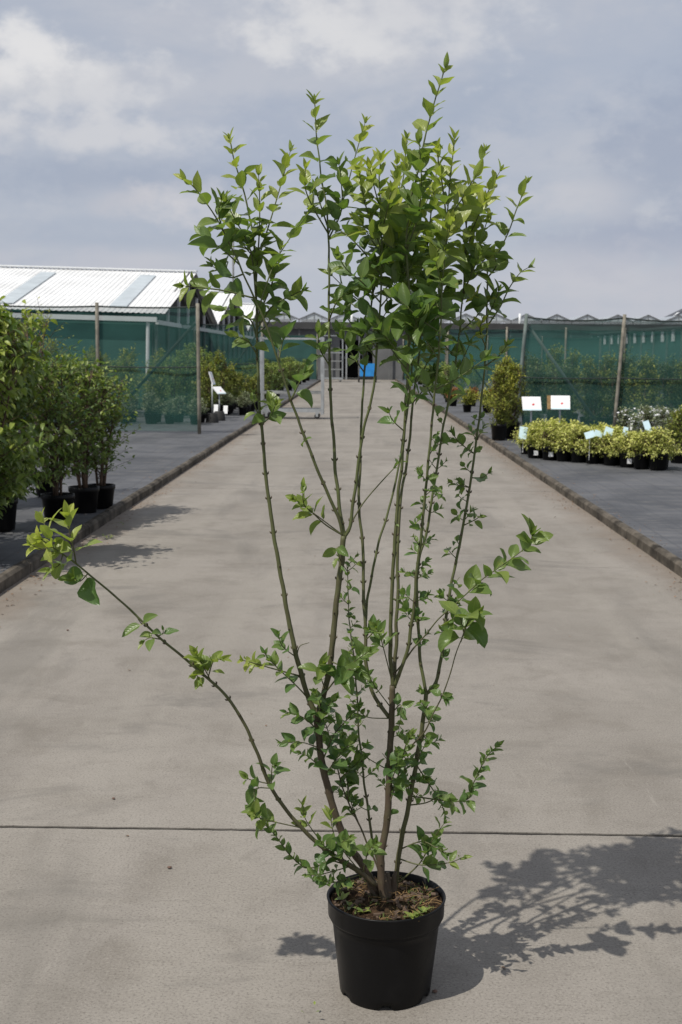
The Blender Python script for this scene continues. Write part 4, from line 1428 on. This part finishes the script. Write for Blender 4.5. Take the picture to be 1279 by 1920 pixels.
# ------------------------------------------------------------------ shade net fences
def fence(label, posts, H, net, Y_sag=.05, mid=1.3, brace=None, brace_mat='wire', postmats=None, pr=.035, bottom=.04):
    """posts: list of (x, y, lean x at top); net strung between them"""
    t = empty('net_fence', (posts[0][0], posts[0][1], MATZ - .012), label, 'fence', 'green shade net fences')
    o = Vector((posts[0][0], posts[0][1], MATZ - .012))
    tops = []
    for i, (x, y, lx) in enumerate(posts):
        m = MB()
        b0 = Vector((x, y, MATZ - .012)) - o
        tp = b0 + Vector((lx, 0, H + .07))
        m.tube([b0 + (tp - b0) * k / 4 for k in range(5)], pr, 8)
        m.build('post', M[postmats[i] if postmats else 'post'], t, True)
        tops.append((b0, b0 + Vector((lx, 0, H))))
    nm, wires = MB(), {mid: MB(), None: MB()}
    nseg, nz = 14, 9
    for (b0, t0), (b1, t1) in zip(tops, tops[1:]):
        vs = []
        for i in range(nseg + 1):
            u = i / nseg
            lo, hi = b0.lerp(b1, u), t0.lerp(t1, u)
            hi = hi - Vector((0, 0, Y_sag * 4 * u * (1 - u)))
            for k in range(nz + 1):
                v = bottom / H + (1 - bottom / H) * k / nz
                q = lo.lerp(hi, v)
                q = q + Vector((0, .045 + 0.05 * noise.noise((q.x * 1.1 + o.x, q.z * 1.1, o.y)) * min(1, 4 * u * (1 - u) * 3), 0))
                vs.append(q)
        nm.add(vs, [(i * (nz + 1) + k, (i + 1) * (nz + 1) + k, (i + 1) * (nz + 1) + k + 1, i * (nz + 1) + k + 1) for i in range(nseg) for k in range(nz)])
        for hz in (mid, None):
            pts = []
            for i in range(9):
                u = i / 8
                lo, hi = b0.lerp(b1, u), t0.lerp(t1, u)
                q = lo.lerp(hi, hz / H) if hz else hi
                pts.append(q + Vector((0, 0.0, -(Y_sag if not hz else .015) * 4 * u * (1 - u))))
            wires[hz].tube(pts, .012 if hz else .016, 6)
    nm.build('net', M[net], t, True)
    for wm in wires.values():
        wm.build('wire', M['wire'], t, True)
    if brace:
        m = MB()
        m.tube([Vector(brace[0]) - o, Vector(brace[1]) - o], .03, 8)
        m.build('brace', M[brace_mat], t, True)  # dark wire colour puts the net's shadow into the brace
    return t


pl = at_mat(374, 812)
YL1 = pl.y
x2 = P(184, 720, YL1).x
fence('green net fence at left beside the shrubs, with the near end post', [(pl.x, YL1, -.02), (x2, YL1, 0), (2 * x2 - pl.x, YL1, .02), (3 * x2 - 2 * pl.x, YL1, 0), (4 * x2 - 3 * pl.x, YL1, 0)],
      2.42, 'net', .02, 1.28, (P(366, 606, YL1 + .1), P(236, 752, YL1 + .15)))
pr_ = at_mat(966, 812)
YR1 = pr_.y
xr2 = P(1151, 800, YR1).x
fence('green net fence at right behind the signs, sagging between leaning posts', [(pr_.x, YR1, .17), (xr2, YR1, .14), (2 * xr2 - pr_.x, YR1, .05), (3 * xr2 - 2 * pr_.x, YR1, 0)],
      2.3, 'netthin', .06, 1.12, (P(992, 612, YR1 + .1), P(1118, 790, YR1 + .15)), 'greypost', ['greypost', 'post', 'post', 'post'])
fence('second green net fence on the left, behind the yellow green shrubs', [(-3.0, 39.0, 0), (-5.1, 39, 0), (-7.2, 39, 0), (-9.3, 39, 0)], 2.45, 'net', .03, 1.25, ((-3.1, 39.1, 2.3), (-4.6, 39.15, .3)))
fence('farthest green net fence on the left, at the end of the road', [(-2.6, 78.0, 0), (-5, 78, 0), (-7.4, 78, 0), (-9.8, 78, 0), (-12.2, 78, 0)], 2.75, 'netwall', .03, 1.3)
fence('second green net fence on the right, left of the leaning end post', [(3.0, 43.0, 0), (5.0, 43, 0), (7.0, 43, 0), (9.0, 43, 0), (11, 43, 0)], 2.45, 'net', .03, 1.25, ((3.1, 43.1, 2.3), (4.6, 43.15, .3)))
fence('farthest green net fence on the right, under the glass roofs', [(2.75, 79.0, 0), (5.4, 79, 0), (8, 79, 0), (11.4, 79, 0), (15, 79, 0), (19, 79, 0), (23, 79, 0)], 2.75, 'netwall', .03, 1.3)


# ------------------------------------------------------------------ sign boards
def sign(px, py, Y, label, wd, hh, yaw, base=False, pitch=-.5, edge=False):
    p = P(px, py, Y)
    z0 = MATZ - .012
    t = empty('plant_sign', (p.x, p.y, z0), label, 'sign', 'white plant information signs')
    z = p.z - z0
    m = MB()
    m.tube([(0, .02, .02), (0, .02, z - .02)], .014, 8)
    m.build('post', M['steel'], t, True)
    mm = Matrix.Translation((0, 0, z)) @ Matrix.Rotation(yaw, 4, 'Z') @ Matrix.Rotation(pitch, 4, 'X')
    m = MB()
    m.box((-wd / 2, -.01, -hh / 2), (wd / 2, .01, hh / 2), mm)
    bo = m.build('board', M['card'], t)
    m = MB()
    m.tube([mm @ Vector((.02, -.0115, -.02)), mm @ Vector((.02, -.013, -.02))], .017, 12)
    m.tube([mm @ Vector((.034, -.0115, -.014)), mm @ Vector((.034, -.0128, -.014))], .012, 12)
    m.build('red_mark', M['red'], bo)
    m = MB()
    m.box((-wd / 2, -.0125, -hh / 2), (wd / 2, -.0105, -hh / 2 + .022), mm)
    m.build('blue_strip', M['bluecard'], bo)
    if edge:
        m = MB()
        m.box((-wd / 2 - .06, -.012, -hh / 2), (-wd / 2 - .002, .012, hh / 2), mm)
        m.build('wooden_edge', M['straw'], bo)
    if base:
        m = MB()
        m.lathe([(.15, 0), (.15, .01), (.115, .2), (.1, .21), (.02, .212)], 18)
        m.build('base', M['tyre'], t, True)
    return t


sign(997, 757, 20.6, 'white sign board on a post, left of the two behind the cream edged plants', .31, .25, .08)
sign(1051, 755, 20.6, 'white sign board with brown left edge, right of the two behind the cream plants', .31, .25, -.08, edge=True)
sign(397.5, 709, at_mat(397, 791).y, 'white sign board turned edge on, taller one beside the left net', .2, .3, 1.4, True, -.3)
sign(411, 732, at_mat(413, 787).y, 'tilted white sign board on a low post, shorter one beside the left net', .28, .24, .95, True, -.85)
card(405, 766, 29.6, 'small white label among the low plants behind the sign posts', .1, .2, 'card', 0)
card(423, 768, 29.8, 'small white label right of the shorter left sign post', .1, .2, 'card', 0)


# ------------------------------------------------------------------ nursery trolleys
def trolley(loc, label, W_, D_, H_, shelves, rz=0.0, top=True):
    t = empty('plant_trolley', loc, label, 'trolley', 'steel plant trolleys on the road', rz)
    m = MB()
    z0 = .17
    m.box((-W_ / 2, -D_ / 2, z0), (W_ / 2, -D_ / 2 + .04, z0 + .09))
    m.box((-W_ / 2, D_ / 2 - .04, z0), (W_ / 2, D_ / 2, z0 + .09))
    m.box((-W_ / 2, -D_ / 2 + .042, z0), (-W_ / 2 + .04, D_ / 2 - .042, z0 + .09))
    m.box((W_ / 2 - .04, -D_ / 2 + .042, z0), (W_ / 2, D_ / 2 - .042, z0 + .09))
    m.build('base_frame', M['steel'], t)
    m = MB()
    m.box((-W_ / 2 + .042, -D_ / 2 + .042, z0 + .05), (W_ / 2 - .042, D_ / 2 - .042, z0 + .075))
    m.build('deck', M['deck'], t)
    for sx in (-1, 1):
        for sy in (-1, 1):
            x, y = sx * (W_ / 2 - .0), sy * (D_ / 2 - .03)
            m = MB()
            m.box((x - .034, y - .028, z0 - .06), (x + .034, y + .028, H_))
            m.build('post', M['steel'], t)
            cx = sx * (W_ / 2 - .13)
            m = MB()
            m.box((cx - .045, y - .03, z0 - .03), (cx + .045, y + .03, z0 - .002))
            m.box((cx - .03, y - .034, .06), (cx + .03, y - .026, z0 - .032))
            m.box((cx - .03, y + .026, .06), (cx + .03, y + .034, z0 - .032))
            cst = m.build('castor', M['steel'], t)
            m = MB()
            m.tube([(cx, y - .022, .068), (cx, y + .022, .068)], .067, 18)
            m.build('wheel', M['tyre'], cst)
    for sx in (-1, 1):
        for z in (.45, H_ - .05):
            m = MB()
            m.box((sx * W_ / 2 - .012, -D_ / 2 + .001, z), (sx * W_ / 2 + .012, D_ / 2 - .001, z + .03))
            m.build('end_rail', M['steel'], t)
    for z in shelves:
        m = MB()
        m.box((-W_ / 2 + .036, -D_ / 2 + .002, z), (W_ / 2 - .036, D_ / 2 - .002, z + .012))
        m.box((-W_ / 2 + .036, -D_ / 2 - .014, z - .03), (W_ / 2 - .036, -D_ / 2, z + .03))
        m.box((-W_ / 2 + .036, D_ / 2, z - .03), (W_ / 2 - .036, D_ / 2 + .014, z + .03))
        m.build('shelf', M['deck'] if z < 1.5 else M['steel'], t)
    if top:
        m = MB()
        m.box((-W_ / 2 + .028, -D_ / 2 - .01, H_ - .06), (W_ / 2 - .028, -D_ / 2 + .02, H_ - .02))
        m.box((-W_ / 2 + .028, D_ / 2 - .02, H_ - .06), (W_ / 2 - .028, D_ / 2 + .01, H_ - .02))
        m.build('top_rail', M['steel'], t)
    return t


ta, tb = G(604, 786), G(488, 786)
TY = ta.y
trolley(((ta.x + tb.x) / 2, TY + .3, 0), 'steel plant trolley with one low shelf parked by the left kerb', ta.x - tb.x, .58, P(604, 632, TY).z, [P(545, 736, TY).z])
t2 = G(641, 716)
trolley((t2.x - .62, t2.y + .3, 0), 'distant steel plant trolley at the far end of the road', 1.3, .58, P(641, 628, t2.y).z, [.75, 1.25, 1.75])

# ------------------------------------------------------------------ small blue tow vehicle at the far end
bv = G(689, 717)
t = empty('tow_vehicle', (bv.x, bv.y + .6, 0), 'small bright blue tow vehicle at the far end of the road', 'vehicle')
m = MB()
m.box((-.46, -.55, .22), (.46, .7, .78))
m.box((-.44, -.5, .782), (.44, -.1, 1.12))
m.box((-.4, .3, .782), (.4, .68, .98))
m.build('body', M['blue'], t)
m = MB()
m.box((-.34, -.1, .785), (.34, .25, .88))
m.build('seat', M['tyre'], t)
m = MB()
m.tube([(0, .34, .98), (0, .22, 1.2)], .02, 8)
m.tube([(0.17 * math.cos(a * .5236), .22 + .17 * math.sin(a * .5236) * .9, 1.2 + .17 * math.sin(a * .5236) * .4) for a in range(13)], .015, 6)
m.build('steering_wheel', M['tyre'], t)
m = MB()
m.box((-.48, -.6, .2), (.48, -.552, .36))
m.build('bumper', M['tyre'], t)
for sx in (-1, 1):
    for sy in (-.3, .5):
        m = MB()
        m.tube([(sx * .462, sy, .19), (sx * .56, sy, .19)], .19, 20)
        m.build('wheel', M['tyre'], t)


# ------------------------------------------------------------------ white roofed greenhouse on the left
def left_greenhouse():
    xg = -5.6
    t = empty('greenhouse', (xg, 34.5, 0), 'white corrugated roofed growing house with open gables on the left', 'greenhouse')
    t.rotation_euler = (0, R(1.2), 0)
    L, S, E, HR_ = 34.0, 12.8, 2.72, 4.2
    for k in range(3):
        y0, y1 = k * S, (k + 1) * S
        ym = (y0 + y1) / 2
        m = MB()
        # corrugated sheets: a trapezoid profile along the ridge
        xs = []
        x = 0.25
        while x > -L:
            xs += [(x, 0), (x - .08, 0), (x - .095, .016), (x - .135, .016)]
            x -= .15
        for ya, za, yb, zb in ((y0 - .1, E - .03, ym, HR_), (ym, HR_, y1 + .1, E - .03)):
            vs = [(x, ya, za + d) for x, d in xs] + [(x, yb, zb + d) for x, d in xs]
            n_ = len(xs)
            m.add(vs, [(i, i + 1, n_ + i + 1, n_ + i) for i in range(n_ - 1)])
        rf = m.build('roof', M['white'], t)
        m = MB()
        m.box((-L, ym - .14, HR_ + .03), (.27, ym + .14, HR_ + .075))
        m.build('ridge_cap', M['whitepaint'], rf)
        if k == 0:
            for cx in (-1.15, -4.3, -7.6, -11):
                m = MB()
                f0, f1 = .1, .86
                a = Vector((0, y0 - .1, E - .03)).lerp(Vector((0, ym, HR_)), f0)
                b_ = Vector((0, y0 - .1, E - .03)).lerp(Vector((0, ym, HR_)), f1)
                nn = Vector((0, -(HR_ - E), (ym - y0))).normalized() * .05
                a, b_ = a + nn, b_ + nn
                vs = [(cx - .24, *a.yz), (cx + .24, *a.yz), (cx + .24, *b_.yz), (cx - .24, *b_.yz)]
                vs += [(q[0], q[1], q[2] - .02) for q in vs]
                m.add(vs, [(0, 1, 2, 3), (7, 6, 5, 4), (0, 4, 5, 1), (1, 5, 6, 2), (2, 6, 7, 3), (3, 7, 4, 0)])
                m.build('skylight', M['skylight'], rf)
        # gable frame towards the road
        m = MB()
        m.bar((.02, y0 + .05, E - .12), (.02, ym, HR_ - .1), .08, .22)
        m.bar((.02, ym, HR_ - .1), (.02, y1 - .05, E - .12), .08, .22)
        m.build('verge', M['gdark'], t)
        m = MB()
        m.box((-.02, y0, E - .32), (.06, y1, E - .2))
        for q in range(1, 6):
            yy = y0 + S * q / 6
            zt = E + (HR_ - E) * (1 - abs(yy - ym) / (S / 2)) - .15
            m.box((-.04, yy - .06, E - .19), (.03, yy + .06, zt))
        m.build('gable_frame', M['whitepaint'], t)
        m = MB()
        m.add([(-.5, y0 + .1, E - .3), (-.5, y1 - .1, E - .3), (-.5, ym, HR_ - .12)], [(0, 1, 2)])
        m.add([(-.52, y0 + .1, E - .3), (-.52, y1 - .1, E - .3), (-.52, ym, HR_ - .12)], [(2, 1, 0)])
        m.build('gable_dark_sheet', M['dark'], t)  # dark sheet stands in for the shade inside the open gable
        for q in range(0, 6):
            yy = y0 + S * q / 6
            m = MB()
            m.tube([(.0, yy, 0), (.0, yy, E - .33)], .05, 8)
            m.build('post', M['greypost'], t)
        m = MB()
        m.box((-.09, y0 + .06, .1), (-.06, y1 - .06, E - .34))
        m.build('gable_net', M['netwall'], t)
    m = MB()
    m.box((-L, -.25, E - .26), (.05, -.12, E - .13))
    m.build('gutter', M['whitepaint'], t)
    m = MB()
    m.box((-L, -.03, .1), (-.1, .0, E - .3))
    m.build('side_net', M['netwall'], t)
    for q in range(9):
        m = MB()
        m.tube([(-.2 - q * 4, -.15, 0), (-.2 - q * 4, -.15, E - .27)], .05, 8)
        m.build('post', M['whitepaint'], t)


left_greenhouse()


# ------------------------------------------------------------------ glasshouse across the end of the road
def glasshouse():
    Y0 = 84.0
    t = empty('glasshouse', (0, Y0, 0), 'long glass roofed greenhouse block closing the end of the road', 'greenhouse')
    x0, x1 = -16.0, 34.0
    H0 = 3.35
    m = MB()
    m.box((x0, -.2, H0), (x1, .2, H0 + .42))
    m.build('gutter_band', M['gdark'], t)
    # front wall in bays: open dark doorway near the road, panels elsewhere
    m = MB()
    m.box((x0, .32, 0), (-1.3, .36, H0 - .01))
    m.box((.9, .32, 0), (x1, .36, H0 - .01))
    m.build('front_panel', M['gpanel'], t)
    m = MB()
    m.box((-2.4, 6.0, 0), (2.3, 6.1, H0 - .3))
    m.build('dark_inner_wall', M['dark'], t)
    m = MB()
    m.box((-1.29, .3, 2.6), (.89, .34, H0 - .01))
    m.build('lintel', M['gpanel'], t)
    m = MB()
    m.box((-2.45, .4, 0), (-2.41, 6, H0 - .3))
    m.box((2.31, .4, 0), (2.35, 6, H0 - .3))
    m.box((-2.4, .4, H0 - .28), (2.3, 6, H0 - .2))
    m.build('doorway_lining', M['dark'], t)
    for k_, xx in enumerate((-1.9, -1.2, .2, 1.1, 1.8)):
        m = MB()
        m.box((xx, 3.5 + .4 * k_, 0), (xx + .12, 3.6 + .4 * k_, H0 - .32))
        m.box((xx - .25, 3.45 + .4 * k_, 1.1 + .25 * k_), (xx + .4, 3.49 + .4 * k_, 1.3 + .25 * k_))
        m.build('inner_rack', M['steel'], t)
    for xx in (-.9, -.05):
        m = MB()
        m.box((xx, .2, 0), (xx + .1, .3, 2.6))
        m.build('door_post', M['steel'], t)
    m = MB()
    m.box((.75, .24, 2.62), (1.35, .285, 3.05))
    m.build('blue_panel', plain('dark_blue_panel', (.02, .08, .35), .5), t)
    for q in range(26):
        xx = x0 + q * 2.0
        m = MB()
        m.box((xx - .04, -.05, 0), (xx + .04, .05, H0 - .002))
        m.build('post', M['gpanel'], t)
    # ridge and furrow glass roofs standing behind the front range
    S = 3.2
    by, L = 50.0, 25.0
    E, Rg = 5.35, 6.05
    n_ = 18
    rm, fm = MB(), MB()
    for q in range(n_):
        xa = -12.8 + q * S
        xm, xb = xa + S / 2, xa + S
        rm.add([(xa, by, E), (xm, by, Rg), (xm, by + L, Rg), (xa, by + L, E)], [(0, 1, 2, 3)])
        rm.add([(xm, by, Rg), (xb, by, E), (xb, by + L, E), (xm, by + L, Rg)], [(0, 1, 2, 3)])
        rm.add([(xa, by - .02, E), (xb, by - .02, E), (xm, by - .02, Rg)], [(0, 1, 2)])
        fm.bar((xa, by - .08, E), (xm, by - .08, Rg), .07, .09)
        fm.bar((xm, by - .08, Rg), (xb, by - .08, E), .07, .09)
        for u in (.25, .5, .75):
            xx = xa + S * u
            fm.box((xx - .02, by - .1, E - 1.5), (xx + .02, by - .06, E + (Rg - E) * (1 - abs(u - .5) * 2)))
        fm.box((xa - .05, by - .1, 0), (xa + .05, by - .0, E))
    rm.build('glass_roof', M['glass'], t)
    fm.build('glazing_bars', M['gpanel'], t)
    m = MB()
    m.box((-12.8, by - .06, 0), (-12.8 + n_ * S, by - .03, E - .4))
    m.build('back_range_wall', M['gpanel'], t)
    for (px, hh) in ((660, 585), (975, 588)):
        m = MB()
        p = P(px, hh, Y0 + by - 1)
        m.tube([(p.x, by - 1, E - 1), (p.x, by - 1, p.z)], .12, 12)
        m.build('flue', M['whitepaint'], t, True)


glasshouse()

# long net-sided house on the right, running away from the camera
t = empty('net_house', (15, 56, 0), 'green net sided growing house with painted light gaps behind the right net', 'greenhouse')
m = MB()
m.box((0, 0, .1), (.06, 26, 2.3))
m.build('side_net', M['netwall'], t)
m = MB()
m.box((0.1, 0, 2.2), (.16, 26, 2.95))
m.build('upper_net', M['netwall'], t)
for q in range(13):
    m = MB()
    m.box((-.03, .3 + q * 2.1, 2.38), (.03, .75 + q * 2.1, 2.92))
    m.build('light_gap_patch', M['card'], t)  # white boxes painted in for daylight showing through gaps in the wall
for q in range(10):
    m = MB()
    m.box((-.1, q * 2.8, 0), (-.02, .08 + q * 2.8, 3.0))
    m.build('post', M['greypost'], t)
m = MB()
m.box((-.15, 0, 3.0), (.2, 26, 3.12))
m.build('gutter', M['gdark'], t)

# house far off at the right
hp = P(1262, 600, 150)
t = empty('house', (hp.x + 3.0, 150, 0), 'white house with dark slate roof far off at the right edge', 'house')
m = MB()
m.box((-4, 0, 0), (9, 8, 5.6))
m.build('wall', M['whitepaint'], t)
m = MB()
m.add([(-4.6, -.4, 5.4), (9.6, -.4, 5.4), (9.6, 8.4, 5.4), (-4.6, 8.4, 5.4), (-1, 4, 7.5), (6, 4, 7.5)], [(0, 1, 5, 4), (1, 2, 5), (2, 3, 4, 5), (3, 0, 4), (3, 2, 1, 0)])
m.build('roof', M['tile'], t)
m = MB()
m.add([(-4.2, -.45, 5.5), (.6, -.45, 5.5), (-1.8, -.45, 7.0), (-4.2, 1, 5.5), (.6, 1, 5.5), (-1.8, 3, 7.0)], [(0, 1, 2), (0, 2, 5, 3), (2, 1, 4, 5)])
m.build('gable', M['whitepaint'], t)
m = MB()
m.bar((-4.6, -.5, 5.4), (-1.8, -.5, 7.15), .25, .2)
m.bar((-1.8, -.5, 7.15), (1.0, -.5, 5.4), .25, .2)
m.build('gable_trim', M['tile'], t)
m = MB()
m.box((-2.4, -.08, 2.6), (-1.1, -.02, 4.2))
m.build('window', M['dark'], t)

# lamp mast behind the left greenhouse
lp = P(437, 410, 62)
t = empty('lamp_mast', (lp.x, 62, 0), 'thin lamp mast rising behind the left greenhouse roofs', 'mast')
m = MB()
m.tube([(0, 0, 0), (0, 0, lp.z)], .05, 8)
m.build('pole', M['gpanel'], t, True)
m = MB()
m.box((-.32, -.2, lp.z), (.12, .2, lp.z + .22))
m.build('lamp_head', M['gdark'], t)

# ------------------------------------------------------------------ litter along the kerbs and on the concrete
m = MB()
lr = random.Random(3)
for k in range(1500):
    sg = -1 if lr.random() < .5 else 1
    y = 5 + 26 * lr.random() ** 1.2
    x = sg * (KX0 - .01 - abs(lr.gauss(0, .13)))
    if noise.noise((x * .3, y * .6, sg * 4)) < -.12 and lr.random() < .8:
        continue
    a = lr.uniform(0, 6.28)
    L = lr.uniform(.008, .034)
    leaf_s(m, (x, y, .004 + lr.random() * .006), Vector((math.cos(a), math.sin(a), lr.uniform(-.05, .3))), Vector((lr.uniform(-.4, .4), lr.uniform(-.4, .4), 1)), L, L * .55, .4, 0)
for k in range(500):
    sg = -1 if lr.random() < .4 else 1
    y = 5 + 26 * lr.random() ** 1.2
    x = sg * (KX1 + abs(lr.gauss(0, .07)))
    a = lr.uniform(0, 6.28)
    L = lr.uniform(.01, .03)
    leaf_s(m, (x, y, MATZ + .012), Vector((math.cos(a), math.sin(a), .1)), Vector((lr.uniform(-.4, .4), lr.uniform(-.4, .4), 1)), L, L * .55, .4, 0)
for k in range(70):
    p = Vector((lr.uniform(-2.2, 2.2), lr.uniform(3, 20), .003))
    a = lr.uniform(0, 6.28)
    L = lr.uniform(.006, .02)
    leaf_s(m, p, Vector((math.cos(a), math.sin(a), .1)), Vector((.2, .1, 1)), L, L * .6, .4, 0)
tag(m.build('leaf_litter', M['litter']), kind='stuff')


def pebble(px, py, r, label, cat='pebble', mat='pebble'):
    p = G(px, py)
    m = MB()
    prof = []
    for i in range(7):
        a = -math.pi / 2 + math.pi * i / 6
        prof.append((max(.0005, r * math.cos(a)), r * .55 * (1 + math.sin(a))))
    m.lathe(prof, 12)
    m.v = [(x * (1 + .35 * noise.noise((x * 90, y * 90, px))), y * (.8 + .3 * noise.noise((x * 90, y * 90, py))), z) for x, y, z in m.v]
    o = m.build('pebble', M[mat], None, True)
    o.location = (p.x, p.y, .001)
    tag(o, label, cat)


pebble(318, 1629, .007, 'small reddish brown crumb of soil on the concrete left of the pot')
pebble(213, 1499, .006, 'small dark crumb of soil on concrete left of the joint')
pebble(816, 1862, .007, 'dark soil crumb on the concrete by the right foot of the pot')
pebble(127, 1183, .008, 'dark flake on the concrete under the long left branch')


def weed(px, py, label, n=14, L=.035):
    p = G(px, py)
    m = MB()
    for k in range(n):
        a = lr.uniform(0, 6.28)
        rr = lr.uniform(0, .05)
        leaf_s(m, (rr * math.cos(a), rr * math.sin(a), lr.uniform(0, .03)), Vector((math.cos(a), math.sin(a), lr.uniform(.2, 1.2))), Vector((0, 0, 1)), L * lr.uniform(.6, 1.3), L * .4, .4, lr.random())
    o = m.build('weed', M['l_mid'])
    o.location = (p.x, p.y, .003)
    tag(o, label, 'weed')


weed(202, 1011, 'small green weed on the concrete by the left kerb, near the shrub shadow', 22, .03)
weed(228, 985, 'tiny weed at foot of the left kerb below the three pots', 9, .025)
weed(1196, 1022, 'small weed growing at the foot of the right kerb', 9, .025)
weed(590, 1914, 'tiny green leaf scrap on concrete at the bottom edge, left of the pot', 3, .018)
